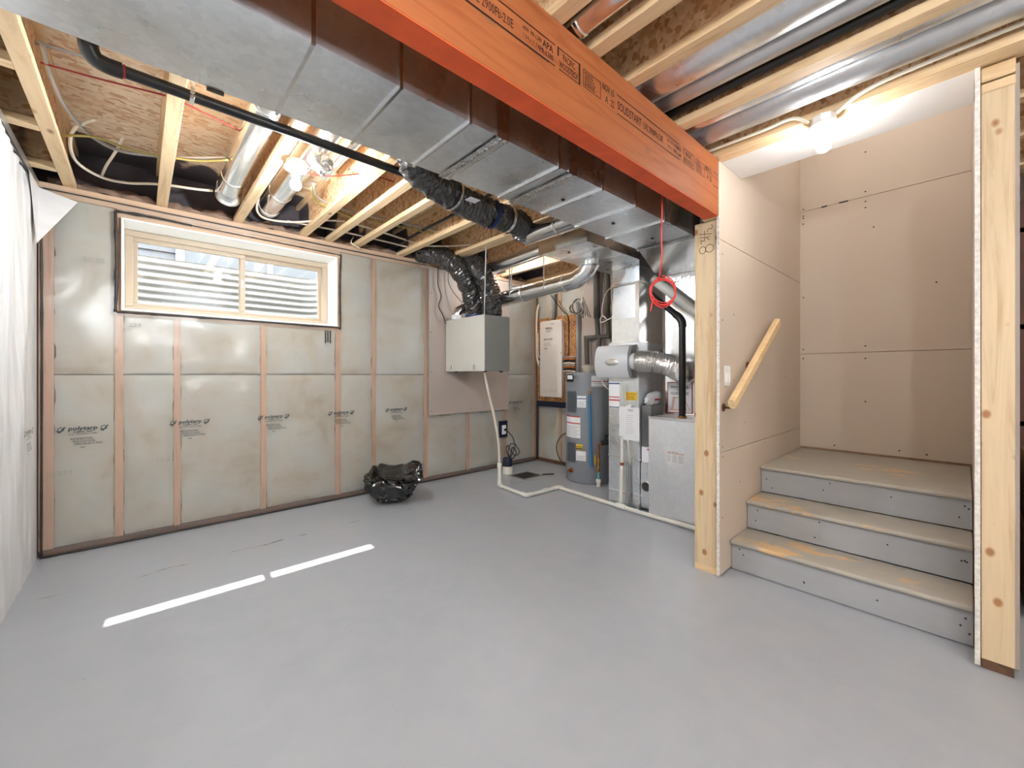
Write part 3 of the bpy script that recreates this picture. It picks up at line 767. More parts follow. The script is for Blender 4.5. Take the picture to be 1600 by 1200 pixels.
# ================================================================== STAIRS
st = thing('staircase', 'three grey painted wooden steps up to a worn landing', 'stairs', (3.3, 0.48, 0))
RX = [2.755, 3.030, 3.310]; RZ = [0.0, 0.190, 0.380]
for i, (x, z) in enumerate(zip(RX, RZ)):
    obj('riser', bx(x, x + 0.02, -0.020, 0.990, z + (0.004 if i == 0 else 0.002), z + 0.163, bev=0.001), 'riser_paint', st)
for i in range(2):
    tb = bx(RX[i] - 0.030, RX[i + 1], -0.021, 0.991, RZ[i] + 0.164, RZ[i] + 0.190, bev=0.010, seg=3)
    obj('tread', tb, 'tread_paint', st, smooth=True, angle=40)
obj('landing', bx(RX[2] - 0.030, 4.350, -0.021, 0.991, 0.544, 0.570, bev=0.010, seg=3), 'tread_paint', st, smooth=True, angle=40)
obj('stringer', bx(RX[0] + 0.03, 4.34, 0.955, 0.990, 0.0, 0.15), 'sill_wood', st)
obj('stringer', bx(RX[2] + 0.03, 4.34, -0.02, 0.01, 0.0, 0.54), 'sill_wood', st)

nb = B()
rn_ = random.Random(8)
for x, z in zip(RX, RZ):
    for y in (0.95, 0.93, 0.62, 0.60, 0.30, 0.02, 0.01, 0.0):
        lathe(nb, [(0.0045, 0), (0.0045, 0.0012)], (x, y + rn_.uniform(-0.01, 0.01), z + rn_.uniform(0.03, 0.14)), (-1, 0, 0), 6)
obj('fasteners', nb, 'screw_black', st)['kind'] = 'stuff'

hr = thing('handrail', 'light wooden handrail on a bracket beside the stairs', 'handrail', (2.6, 0.93, 1.06))
a = Vector((2.575, 0.925, 1.045)); c = Vector((3.44, 0.925, 1.600))
d = (c - a).normalized(); up = Vector((-d.z, 0, d.x)); sd = Vector((0, 1, 0))
prof = [(0.030, -0.010), (0.030, 0.010), (0.020, 0.020), (-0.022, 0.020), (-0.032, 0.008), (-0.032, -0.008), (-0.022, -0.020), (0.020, -0.020)]
obj('rail', prism(B(), [a + up * p + sd * q for p, q in prof], c - a), 'rail_wood', hr)
for t in (0.50, 0.03):
    p = a.lerp(c, t)
    bm = tube(B(), [p - up * 0.034, p - up * 0.05 + sd * 0.03, p - up * 0.05 + sd * 0.065], 0.007, 8, sm=4)
    lathe(bm, [(0.026, 0), (0.024, 0.006)], (p - up * 0.05 + sd * 0.068), (0, -1, 0), 12)
    obj('bracket', bm, 'bracket', hr, smooth=True, angle=40)
sw = thing('light_switch', 'cream two-rocker switch plate on stair drywall', 'switch', (2.685, 0.993, 1.15))
obj('plate', bx(2.640, 2.722, 0.986, 0.9935, 1.148, 1.272, bev=0.003), 'white_plastic', sw)
for x in (2.658, 2.692): obj('rocker', bx(x, x + 0.020, 0.980, 0.987, 1.172, 1.232, bev=0.003), 'porcelain', sw)

# ================================================================== LAMPS
def lampholder(x, y, z, label, group=None, box_on=True, glow='rear_fill_glow'):
    t = thing('lampholder', label, 'light', (x, y, z - 0.16), group)
    if box_on:
        obj('junction_box', lathe(B(), [(0.052, 0), (0.052, 0.036)], (x, y, z - 0.036), (0, 0, 1), 8), 'white_plastic', t)
    obj('base', lathe(B(), [(0.022, -0.055), (0.024, -0.03), (0.034, -0.022), (0.060, -0.014), (0.064, -0.006), (0.060, 0.0), (0.02, 0.0)], (x, y, z - 0.037), (0, 0, 1), 28), 'porcelain', t, smooth=True, angle=60)
    prof = [(0.012, 0.0)] + [(0.0145, -0.008), (0.020, -0.022)] + [(0.031 * math.cos(a), -0.052 - 0.031 * math.sin(a)) for a in [-0.7, -0.35, 0, 0.35, 0.7, 1.05, 1.3, 1.5]]
    obj('bulb', lathe(B(), prof, (x, y, z - 0.090), (0, 0, 1), 20), glow, t, smooth=True)
    return t
lampholder(0.690, 2.70, 2.500, 'lit bulb in a white holder between the joists by the window', glow='bulb_glow_strong')
lampholder(2.520, 0.478, 2.498, 'lit bulb in a white holder over the stairs', glow='bulb_glow_dim')
for x, y in ((0.12, -0.45), (-0.36, -1.25), (0.12, -2.3), (1.115, -2.8)): lampholder(x, y, 2.498, 'added fill bulb in a white holder over the rear of the basement', 'added fill bulbs over the rear of the basement')  # unseen bulbs behind the camera, added as fill for the room
lampholder(3.21, 3.60, 2.66, 'added fill bulb in a white holder above the electrical panel corner', glow='corner_fill_glow')  # added bulb tucked behind the round duct to brighten the panel corner
obj('lamp_block', bx(3.055, 3.525, 3.57, 3.63, 2.66, 2.70), 'wood_x', ceil)
lampholder(3.6, 0.4, 3.598, 'added fill bulb in a white holder at the head of the stair shaft', glow='shaft_fill_glow')  # added bulb above the view, lights the stairwell from the shaft

# ================================================================== DUCTS
T1Y0, T1Y1, T1Z0, T1Z1 = 1.20, 1.61, 2.13, 2.43
t1 = thing('supply_duct', 'long rectangular galvanized duct beside the orange beam', 'duct', (1.1, 1.4, T1Z0))
XS = [-0.48, 0.35, 0.61, 0.88, 1.035, 1.36, 1.455, 1.68, 1.98, 2.30, 2.70]
for k, (a, c) in enumerate(zip(XS, XS[1:])):
    bm = B()
    e = 0.0008 * (k % 2)
    box(bm, a + 0.001, c - 0.001, T1Y0 + e, T1Y1 - e, T1Z0 + e, T1Z1)
    # cross-break: the underside is creased to a shallow point
    f = min(bm.faces, key=lambda q: q.calc_center_median().z)
    r = bmesh.ops.poke(bm, faces=[f]); r['verts'][0].co.z -= 0.005
    obj('duct_section', bm, 'galv', t1)
for k, x in enumerate(XS[1:]):
    if k in (3, 5, 9):
        obj('foil_tape', grid(B(), 10, 40, lambda u, v: Vector((x - 0.03 + 0.06 * u, (T1Y0 - 0.004 + (T1Y1 - T1Y0 + 0.008) * v), T1Z0 - 0.006 - 0.003 * abs(nz((u * 3, v * 20, k), 1.0)) - (0.006 if 0.35 < u < 0.5 else 0)))), 'tape_foil', t1, smooth=True)
        obj('foil_tape', bx(x - 0.03, x + 0.03, T1Y0 - 0.004, T1Y0 - 0.001, T1Z0 - 0.004, T1Z1), 'tape_foil', t1)
    else:
        bm = bx(x - 0.005, x + 0.005, T1Y0 - 0.004, T1Y1 + 0.004, T1Z0 - 0.0085, T1Z0); box(bm, x - 0.006, x + 0.006, T1Y0 - 0.006, T1Y0, T1Z0 - 0.0085, T1Z1)
        obj('seam_cleat', bm, 'galv_bright', t1)
for x, y in ((1.62, 1.40), (2.10, 1.42), (2.52, 1.40)):
    obj('test_plug', lathe(B(), [(0.011, 0), (0.009, 0.004)], (x, y, T1Z0 - 0.006), (0, 0, -1), 12), 'rubber_black', t1)
# widening piece over the furnace
bm = prism(B(), [(2.701, T1Y0, T1Z0), (2.701, T1Y1, T1Z0), (3.40, 1.87, T1Z0), (4.10, 1.87, T1Z0), (4.10, T1Y0, T1Z0)], (0, 0, T1Z1 - T1Z0))
obj('transition', bm, 'galv_bright', t1)
obj('hanger_clip', bx(0.155, 0.20, T1Y1 + 0.001, T1Y1 + 0.012, T1Z0 - 0.006, T1Z0 + 0.05), 'dark_metal', t1)

t2 = thing('return_duct', 'short rectangular return duct above the furnace corner', 'duct', (3.1, 2.2, 2.25))
bm = prism(B(), [(2.55, 1.965, 2.25), (2.55, 2.465, 2.25), (3.90, 2.465, 2.25), (3.90, 1.965, 2.25)], (0, 0, 0.22)); obj('duct_section', bm, 'galv', t2)
obj('end_cap', bx(2.542, 2.5495, 1.955, 2.475, 2.244, 2.475), 'galv_bright', t2)
for x in (2.78, 3.05): obj('seam_cleat', bx(x - 0.004, x + 0.004, 1.960, 2.470, 2.243, 2.2495), 'galv_bright', t2)
obj('test_plug', lathe(B(), [(0.012, 0), (0.010, 0.004)], (2.68, 2.25, 2.249), (0, 0, -1), 12), 'rubber_black', t2)

def pipe(name, label, pts, r, mat='galv_bright', n=20, collars=(), cat='duct', sm=0, parent=None, group=None, sq=(1, 1)):
    t = thing(name, label, cat, tuple(min(p[i] for p in pts) if i == 2 else pts[0][i] for i in range(3)), group)
    obj('pipe', tube(B(), pts, r, n, sm=sm, sq=sq), mat, t, smooth=True, angle=50)
    for q, dirn, wd in collars:
        dv = Vector(dirn).normalized(); q = Vector(q)
        obj('collar', lathe(B(), [(r + 0.001, -wd), (r + 0.005, -wd * 0.6), (r + 0.003, 0), (r + 0.005, wd * 0.6), (r + 0.001, wd)], q, dv, n), mat, t, smooth=True, angle=50)
    return t
r_ = 0.078
t = pipe('round_duct', 'bright round duct ending in an open downward boot near the window', [(0.490, 1.62, 2.618), (0.490, 3.50, 2.618), (0.490, 3.66, 2.600)], r_, collars=[((0.490, 3.46, 2.618), (0, 1, 0), 0.02), ((0.49, 2.4, 2.618), (0, 1, 0), 0.008)])
obj('boot', lathe(B(), [(0.082, -0.02), (0.084, 0.05), (0.080, 0.085), (0.072, 0.10), (0.060, 0.10), (0.058, 0.08)], (0.49, 3.68, 2.60), (0, 0.8, -0.5), 20), 'galv', t, smooth=True, angle=50)
t = pipe('round_duct', 'bright round duct running behind the lit bulb', [(0.800, 1.62, 2.628), (0.800, 3.90, 2.628)], 0.080, collars=[((0.8, 3.55, 2.628), (0, 1, 0), 0.02)])
obj('end_cap', lathe(B(), [(0.082, 0), (0.083, 0.05), (0.07, 0.06)], (0.8, 3.9, 2.628), (0, 1, 0), 20), 'galv_dull', t, smooth=True, angle=50)
pipe('metal_conduit', 'thin grey metal pipe beside the bulb duct', [(0.955, 1.9, 2.60), (0.955, 3.02, 2.60)], 0.022, 'galv_dull', cat='pipe')
bm = B(); bmesh.ops.create_icosphere(bm, subdivisions=4, radius=0.07)
for v in bm.verts:
    k = 1 + 0.45 * nz(v.co, 22, 4) + 0.25 * nz(v.co, 50, 9); v.co = Vector((v.co.x * 0.8 * k + 0.80, v.co.y * 1.0 * k + 2.58, v.co.z * 0.75 * k + 2.485))
tag(obj('foil_scrap', bm, 'silver_foil'), 'crumpled scrap of foil hanging from the duct by the bulb', 'foil')
pipe('round_duct', 'fat round duct between joists above the beam', [(1.815, -2.2, 2.635), (1.815, 1.19, 2.635)], 0.098, 'galv', collars=[((1.815, 0.2, 2.635), (0, 1, 0), 0.008)])
pipe('round_duct', 'slim round duct beside the fat one above the beam', [(1.955, -2.2, 2.585), (1.955, 1.19, 2.585)], 0.042, 'galv_dull')
pipe('drain_pipe', 'black plastic pipe above the beam', [(2.030, -2.2, 2.565), (2.030, 1.7, 2.565)], 0.021, 'abs_black', cat='pipe')
pipe('round_duct', 'round duct next to the joist over the stair opening', [(2.215, -2.2, 2.605), (2.215, 1.19, 2.605)], 0.066, 'galv')
pipe('round_duct', 'dented round duct closest to the stair header', [(2.385, -2.2, 2.595), (2.385, 1.19, 2.595)], 0.066, 'galv_dull')
pipe('round_duct', 'small round duct poking over the beam top', [(1.235, -1.8, 2.56), (1.235, 1.13, 2.56)], 0.052, 'galv_bright', collars=[((1.235, 0.98, 2.56), (0, 1, 0), 0.012), ((1.235, 1.05, 2.56), (0, 1, 0), 0.012)])
# pipes of the furnace corner
pipe('round_duct', 'round take-off duct joining the black flexible hose to the trunk', [(2.33, 1.612, 2.35), (2.33, 2.40, 2.35)], 0.075, collars=[((2.33, 2.06, 2.35), (0, 1, 0), 0.01), ((2.33, 2.38, 2.35), (0, 1, 0), 0.03)])
pipe('round_duct', 'round duct running on behind the return duct box', [(2.90, 2.467, 2.45), (2.90, 3.55, 2.40)], 0.068)
t = pipe('round_duct', 'long round duct with elbow hanging over the electrical panel', [(2.98, 3.78, 2.045), (2.98, 2.56, 2.085), (2.98, 2.42, 2.090), (2.98, 2.31, 2.135), (2.98, 2.26, 2.20), (2.98, 2.26, 2.249)], 0.080,
         collars=[((2.98, 2.54, 2.085), (0, 1, 0), 0.012), ((2.98, 2.26, 2.19), (0, 0, 1), 0.012), ((2.98, 3.1, 2.067), (0, 1, -0.03), 0.006)])
for y in (2.75, 3.25): obj('hanger_strap', bx(2.899, 2.902, y - 0.006, y + 0.006, 2.05, 2.499), 'galv_dull', t)

def flex(name, label, pts, r, mat, sd, ribs=0.003, cat='hose', n=26, sm=16, jag=0.15, tapes=()):
    P = smooth_path(pts, sm)
    t = thing(name, label, cat, tuple(pts[0][:2]) + (min(p[2] for p in pts),))
    def rf(i, th, p): return r * (1 + 0.05 - jag * 1.2 * abs(nz((p.x * 1.2 + math.cos(th) * 0.16, p.y * 1.2 + math.sin(th) * 0.16, p.z * 1.2 - math.cos(th) * 0.1), 11, sd + 4)) + jag * nz((p.x + math.cos(th) * 0.1, p.y + math.sin(th) * 0.1, p.z + math.sin(th) * 0.06), 15, sd) + jag * 0.7 * nz((p.x + math.cos(th) * 0.1, p.y, p.z + math.sin(th) * 0.1), 42, sd)) + ribs * math.cos(i * PI)
    obj('hose_jacket', tube(B(), P, r, n, rf=rf), mat, t, smooth=False)
    for i0, i1, tm in tapes:
        obj('tape_band', tube(B(), P[i0:i1], r, n, rf=lambda i, th, p: r * 1.10 + 0.002, cap=False), tm, t, smooth=True)
    return t
t = flex('flexible_duct', 'black plastic wrapped flexible duct sagging under the joists', [(1.06, 1.72, 2.40), (1.07, 1.95, 2.425), (1.22, 2.14, 2.40), (1.50, 2.24, 2.385), (1.75, 2.27, 2.365), (2.0, 2.29, 2.375), (2.2, 2.35, 2.40), (2.30, 2.40, 2.375)], 0.092, 'black_film', 2, tapes=[(47, 49, 'tape_foil'), (69, 72, 'blue_tape'), (79, 82, 'tape_foil')])
obj('label', bx(1.545, 1.625, 2.10, 2.165, 2.3415, 2.343), 'paper', t)
flex('flexible_duct', 'black wrapped flexible duct dropping into the ventilator, window side', [(2.79, 3.70, 1.85), (2.775, 3.70, 1.98), (2.70, 3.70, 2.18), (2.56, 3.72, 2.38), (2.40, 3.80, 2.50), (2.325, 3.95, 2.56), (2.325, 4.12, 2.58)], 0.104, 'black_film', 5, ribs=0.002, tapes=[(1, 7, 'blue_tape')])
flex('flexible_duct', 'black wrapped flexible duct dropping into the ventilator, furnace side', [(2.83, 3.46, 1.85), (2.83, 3.47, 2.0), (2.80, 3.50, 2.20), (2.72, 3.60, 2.40), (2.74, 3.76, 2.52), (2.80, 3.95, 2.58), (2.80, 4.10, 2.60)], 0.104, 'black_film', 9, ribs=0.002)

# black drain with strap under the joists
t = thing('drain_pipe', 'black plastic drain crossing under the joists by the window', 'pipe', (-0.13, 2.30, 2.44))
obj('pipe', tube(B(), [(-0.08, 2.30, 2.452), (0.55, 2.31, 2.456), (1.30, 2.33, 2.462)], 0.024, 14), 'abs_black', t, smooth=True, angle=50)
obj('elbow', tube(B(), [(-0.055, 2.30, 2.452), (-0.10, 2.30, 2.452), (-0.135, 2.295, 2.462), (-0.150, 2.28, 2.490), (-0.150, 2.275, 2.53)], 0.031, 14, sm=4), 'abs_black', t, smooth=True, angle=50)
obj('pipe', tube(B(), [(-0.150, 2.275, 2.50), (-0.150, 2.275, 2.795)], 0.024, 14), 'abs_black', t, smooth=True, angle=50)
for p, dv in (((-0.050, 2.30, 2.452), (1, 0, 0)), ((-0.150, 2.275, 2.532), (0, 0, 1))):
    obj('glue_ring', lathe(B(), [(0.0255, -0.004), (0.0275, 0), (0.0255, 0.004)], p, dv, 14, cap=False), 'dark_red_wire', t, smooth=True)
bm = B()
for k in range(9): lathe(bm, [(0.009, -0.0012), (0.009, 0.0012)], (0.168, 2.272, 2.435 + 0.019 * k), (0.3, 1, 0), 8)
box(bm, 0.160, 0.176, 2.276, 2.330, 2.427, 2.431)
obj('strap', bm, 'galv_dull', t)

# ================================================================== CABLES
def cable(name, label, pts, r, mat, cat='cable', sm=8, n=6, group=None):
    o = obj(name, tube(B(), pts, r, n, sm=sm), mat, smooth=True)
    return tag(o, label, cat, group)
cable('wire', 'dark red wire stretched under the flake board', [(-0.33, 2.75, 2.60), (-0.12, 2.71, 2.60), (0.09, 2.66, 2.60), (0.17, 2.67, 2.60), (0.39, 2.75, 2.60), (0.43, 2.77, 2.60)], 0.0042, 'dark_red_wire')
cable('wire', 'dark red and white wire running on past the bulb', [(0.66, 2.78, 2.53), (0.80, 2.85, 2.52), (0.96, 2.86, 2.555), (1.15, 2.78, 2.60), (1.36, 2.75, 2.60)], 0.0042, 'dark_red_wire')
cable('cable', 'straight grey cable high beside the first joist', [(-0.34, 2.70, 2.655), (-0.16, 2.67, 2.655), (0.10, 2.68, 2.655)], 0.007, 'cable_grey')
cable('cable', 'thick pale cable sweeping between joists toward the duct', [(-0.31, 2.62, 2.62), (-0.31, 2.85, 2.60), (-0.29, 3.11, 2.60), (-0.22, 3.38, 2.60), (-0.10, 3.50, 2.60), (0.09, 3.42, 2.60), (0.24, 3.31, 2.60), (0.41, 3.16, 2.60)], 0.010, 'cable_grey')
cable('cable', 'olive cable running beside the thick pale one', [(-0.33, 3.45, 2.58), (-0.19, 3.35, 2.58), (-0.03, 3.39, 2.58), (0.24, 3.29, 2.575), (0.41, 3.14, 2.58)], 0.007, 'cable_olive')
cable('cable', 'cream cable looping low along the rim by the window', [(-0.18, 3.20, 2.62), (-0.27, 3.34, 2.60), (-0.31, 3.55, 2.58), (-0.30, 3.80, 2.57), (-0.20, 3.97, 2.57), (-0.07, 3.98, 2.575), (0.10, 3.87, 2.58), (0.30, 3.78, 2.575), (0.40, 3.80, 2.60)], 0.009, 'cable_white')
cable('cable', 'short cream cable dropping to the foam above the window', [(-0.08, 3.40, 2.64), (-0.12, 3.60, 2.62), (-0.17, 3.82, 2.60), (-0.20, 4.02, 2.60)], 0.008, 'cable_white')
cable('cable', 'grey cable curving out past the bulb through the joists', [(0.90, 3.08, 2.56), (1.03, 3.36, 2.58), (1.30, 3.46, 2.585), (1.58, 3.43, 2.585), (2.13, 3.35, 2.585), (2.30, 3.30, 2.60)], 0.009, 'cable_grey')
cable('cable', 'olive cable following the grey one through the joists', [(0.90, 3.13, 2.55), (1.03, 3.42, 2.57), (1.30, 3.52, 2.57), (1.58, 3.49, 2.57), (2.13, 3.41, 2.57), (2.30, 3.36, 2.58)], 0.008, 'cable_olive')
cable('cable', 'cream cable wrapped under the bulb duct end', [(0.68, 3.70, 2.60), (0.70, 3.85, 2.54), (0.80, 3.97, 2.535), (1.0, 3.95, 2.555), (1.24, 3.73, 2.57), (1.45, 3.68, 2.57), (2.02, 3.78, 2.57), (2.10, 3.80, 2.58)], 0.009, 'cable_white')
cable('cable', 'lower cream cable along the rim foam', [(0.95, 3.98, 2.56), (1.10, 3.96, 2.56), (1.37, 3.93, 2.56), (1.81, 3.93, 2.56), (2.18, 3.95, 2.56)], 0.008, 'cable_white')
cable('cable', 'cream cable running up to the board beside the black hose', [(2.12, 3.85, 2.56), (2.45, 3.55, 2.56), (2.62, 3.20, 2.57), (2.66, 2.75, 2.62)], 0.008, 'cable_white')
cable('cable', 'white cable end poking down past the wall plate', [(1.56, 4.06, 2.58), (1.53, 4.04, 2.53), (1.53, 4.03, 2.50), (1.60, 4.02, 2.465)], 0.006, 'cable_white')
cable('conduit', 'dark plastic conduit running along between two joists', [(2.0, 4.05, 2.575), (1.97, 3.45, 2.575), (1.97, 3.02, 2.575), (1.95, 2.2, 2.575)], 0.014, 'cable_black', cat='conduit')
cable('cable', 'pale cable stapled along the stair header', [(2.47, 1.10, 2.53), (2.47, 0.74, 2.525), (2.475, 0.60, 2.53), (2.482, 0.53, 2.478)], 0.008, 'cable_white')
cable('cable', 'pale cable running on along the stair header past the lamp', [(2.482, 0.42, 2.478), (2.475, 0.30, 2.53), (2.475, 0.06, 2.545), (2.475, -0.4, 2.55)], 0.009, 'cable_white')
# hanging red wire with a coil
t = thing('red_wire_coil', 'red wire hanging behind the beam, coiled at its end', 'wire', (2.12, 1.125, 1.56))
obj('drop', tube(B(), [(2.12, 1.118, 2.45), (2.122, 1.12, 2.17), (2.118, 1.122, 2.0), (2.128, 1.125, 1.88), (2.115, 1.125, 1.80), (2.100, 1.125, 1.755)], 0.0042, 6, sm=6), 'red_wire', t, smooth=True)
rng = random.Random(5)
pts = []
for i in range(5 * 16):
    a = 2 * PI * i / 16; rr = 0.070 + 0.011 * math.sin(i * 0.37) ; k = i // 16
    u = Vector((0.78, -0.62, 0))
    p = Vector((2.128 + 0.006 * math.sin(k * 2.1), 1.125, 1.680 + 0.010 * math.cos(k * 1.7))) + u * (rr * math.sin(a)) + Vector((0, 0, 1)) * (rr * 1.05 * math.cos(a)) + Vector((0.62, 0.78, 0)) * (0.006 * math.sin(i * 0.7))
    pts.append(p)
obj('coil', tube(B(), pts, 0.0030, 6), 'red_wire', t, smooth=True)
obj('tail', tube(B(), [(2.09, 1.155, 1.65), (2.082, 1.16, 1.60), (2.078, 1.165, 1.565)], 0.004, 6, sm=3), 'red_wire', t, smooth=True)

# ================================================================== VENTILATOR ON THE BACK WALL
dw = thing('backing_panel', 'grey drywall panel on the film behind the ventilator', 'panel', (3.02, 4.085, 0.76))
obj('sheet', bx(2.425, 3.62, 4.078, 4.094, 0.757, 2.44), 'drywall_grey', dw)
sc = B()
for x in (2.45, 3.0, 3.60):
    for z in (0.80, 1.25, 1.7, 2.15): lathe(sc, [(0.006, 0), (0.005, 0.002)], (x, 4.078, z), (0, -1, 0), 8)
obj('screw_heads', sc, 'screw_black', dw)['kind'] = 'stuff'
hv = thing('ventilation_unit', 'pale grey box ventilator hung on straps before the drywall panel', 'ventilator', (2.81, 3.71, 1.253))
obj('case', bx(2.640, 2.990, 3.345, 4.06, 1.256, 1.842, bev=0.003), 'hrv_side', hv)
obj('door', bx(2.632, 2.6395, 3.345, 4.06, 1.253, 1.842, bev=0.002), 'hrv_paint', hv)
for y in (3.50, 3.92): obj('latch', bx(2.618, 2.6325, y - 0.02, y + 0.02, 1.275, 1.325, bev=0.003), 'galv_bright', hv)
for x, y in ((2.70, 3.42), (2.93, 3.42), (2.70, 3.95)): obj('foot', lathe(B(), [(0.022, 0), (0.018, 0.014)], (x, y, 1.256), (0, 0, -1), 12), 'rubber_black', hv)
for x, y in ((2.79, 3.70), (2.83, 3.46)): obj('port', lathe(B(), [(0.085, 0), (0.085, 0.02)], (x, y, 1.842), (0, 0, 1), 20), 'rubber_black', hv)
obj('elbow', tube(B(), [(2.72, 3.96, 1.842), (2.72, 3.96, 1.91), (2.735, 3.95, 1.955), (2.78, 3.93, 1.985), (2.86, 3.90, 1.99), (2.96, 3.87, 1.99)], 0.062, 16), 'galv_bright', hv, smooth=True, angle=60)
obj('label', lathe(B(), [(0.0632, 0), (0.0632, 0.05)], (2.72, 3.96, 1.853), (0, 0, 1), 16, cap=False), 'paper', hv)
for x, y, xx, yy in ((2.64, 3.35, 2.56, 3.22), (2.985, 3.35, 2.99, 3.30)): obj('strap', tube(B(), [(x, y, 1.83), (xx, yy, 2.50)], 0.006, 5), 'galv_dull', hv)
cable('power_cord', 'black cord drooping behind the ventilator', [(2.52, 4.05, 2.43), (2.52, 4.05, 2.25), (2.56, 4.05, 2.12), (2.53, 4.05, 2.0), (2.58, 4.04, 1.90), (2.61, 4.03, 1.80)], 0.006, 'cable_black')
cable('power_cord', 'thin black cord from the joists toward the ventilator hoses', [(2.66, 4.05, 2.43), (2.66, 4.05, 2.30), (2.70, 4.03, 2.20), (2.78, 4.0, 2.10), (2.83, 3.98, 2.04)], 0.004, 'cable_black')
cable('drain_tube', 'cream vinyl tube from the ventilator down to the floor pipe', [(2.76, 3.50, 1.255), (2.775, 3.45, 1.03), (2.83, 3.42, 0.77), (2.872, 3.40, 0.50), (2.876, 3.385, 0.255)], 0.014, 'vinyl_tube', cat='tube', n=10)
fp_ = thing('floor_pipe', 'white plastic drain pipe running across the floor', 'pipe', (2.87, 3.38, 0))
zc = 0.021
obj('pipe', tube(B(), [(2.872, 3.38, 0.25), (2.872, 3.38, 0.04)], 0.019, 12), 'pvc_white', fp_, smooth=True, angle=50)
obj('coupling', lathe(B(), [(0.024, 0), (0.025, 0.004), (0.025, 0.045), (0.022, 0.05)], (2.872, 3.38, 0.215), (0, 0, 1), 14), 'pvc_white', fp_, smooth=True, angle=50)
obj('elbow', tube(B(), [(2.872, 3.38, 0.075), (2.872, 3.38, 0.035), (2.871, 3.37, 0.024), (2.868, 3.335, 0.023)], 0.0235, 12, sm=3), 'pvc_white', fp_, smooth=True, angle=50)
obj('pipe', tube(B(), [(2.870, 3.36, zc), (2.832, 2.945, zc)], 0.018, 12), 'pvc_white', fp_, smooth=True, angle=50)
obj('elbow', tube(B(), [(2.836, 2.985, 0.023), (2.831, 2.935, 0.023), (2.845, 2.918, 0.023), (2.89, 2.917, 0.023)], 0.0225, 12, sm=3), 'pvc_white', fp_, smooth=True, angle=50)
obj('pipe', tube(B(), [(2.86, 2.917, zc), (3.265, 2.912, zc)], 0.018, 12), 'pvc_white', fp_, smooth=True, angle=50)
obj('coupling', lathe(B(), [(0.0225, -0.03), (0.0225, 0.03)], (3.09, 2.914, 0.0235), (1, 0, 0), 14), 'pvc_white', fp_, smooth=True, angle=50)
obj('elbow', tube(B(), [(3.22, 2.913, 0.023), (3.272, 2.911, 0.023), (3.292, 2.897, 0.023), (3.288, 2.85, 0.023)], 0.0225, 12, sm=3), 'pvc_white', fp_, smooth=True, angle=50)
obj('pipe', tube(B(), [(3.29, 2.88, zc), (3.225, 2.05, zc), (3.19, 1.20, zc)], 0.018, 12), 'pvc_white', fp_, smooth=True, angle=50)
obj('tee', lathe(B(), [(0.0235, -0.05), (0.025, -0.04), (0.025, 0.04), (0.0235, 0.05)], (3.228, 2.10, 0.0255), (0.077, 1, 0), 14), 'pvc_white', fp_, smooth=True, angle=50)
ol = thing('wall_outlet', 'wall outlet in a dark taped surround beside the cream tube', 'outlet', (3.54, 4.09, 0.40))
obj('surround', bx(3.468, 3.612, 4.088, 4.0955, 0.392, 0.61), 'navy_tape', ol)
obj('plate', bx(3.512, 3.582, 4.080, 4.0885, 0.432, 0.552, bev=0.003), 'white_plastic', ol)
obj('plug', lathe(B(), [(0.017, 0), (0.014, 0.03)], (3.560, 4.080, 0.492), (0, -1, 0), 12), 'rubber_black', ol)
cable('power_cord', 'black cord hanging from the outlet to the sump pump', [(3.56, 4.045, 0.49), (3.625, 4.0, 0.40), (3.65, 4.0, 0.335), (3.70, 4.0, 0.26), (3.752, 4.0, 0.187), (3.682, 4.0, 0.145), (3.60, 4.0, 0.21), (3.52, 3.98, 0.30), (3.47, 3.95, 0.25), (3.50, 3.92, 0.16), (3.57, 3.93, 0.22), (3.60, 3.93, 0.30), (3.50, 3.90, 0.33), (3.44, 3.88, 0.24), (3.47, 3.85, 0.15), (3.55, 3.85, 0.22), (3.48, 3.84, 0.30), (3.42, 3.80, 0.25), (3.36, 3.76, 0.20)], 0.006, 'cable_black')
sp = thing('sump_pump', 'white and dark cylinder pump standing by the floor drain', 'pump', (3.36, 3.78, 0))
obj('base', lathe(B(), [(0.062, 0), (0.060, 0.08), (0.055, 0.09)], (3.36, 3.80, 0.001), (0, 0, 1), 20), 'pvc_white', sp, smooth=True, angle=50)
obj('tape_wrap', lathe(B(), [(0.058, 0.0), (0.060, 0.01), (0.060, 0.09), (0.056, 0.10)], (3.36, 3.80, 0.09), (0, 0, 1), 20), 'navy_tape', sp, smooth=True, angle=50)
fd = thing('floor_drain', 'dark grated drain cover in the floor corner', 'drain', (3.44, 3.55, 0))
obj('rim', ring(3.28, 3.60, 3.42, 3.70, 0, 0.005, 0.02, 0.0) if False else bx(3.28, 3.60, 3.42, 3.70, 0.0005, 0.004), 'concrete', fd)
obj('cover', bx(3.31, 3.57, 3.45, 3.67, 0.004, 0.008), 'dark_metal', fd)
for i in range(8): obj('slot', bx(3.325 + i * 0.031, 3.337 + i * 0.031, 3.47, 3.65, 0.0075, 0.009), 'rubber_black', fd)
cable('steel_bar', 'thin dark bar lying by the floor drain', [(3.60, 3.44, 0.012), (3.72, 3.36, 0.012)], 0.008, 'dark_metal', cat='bar', sm=0)

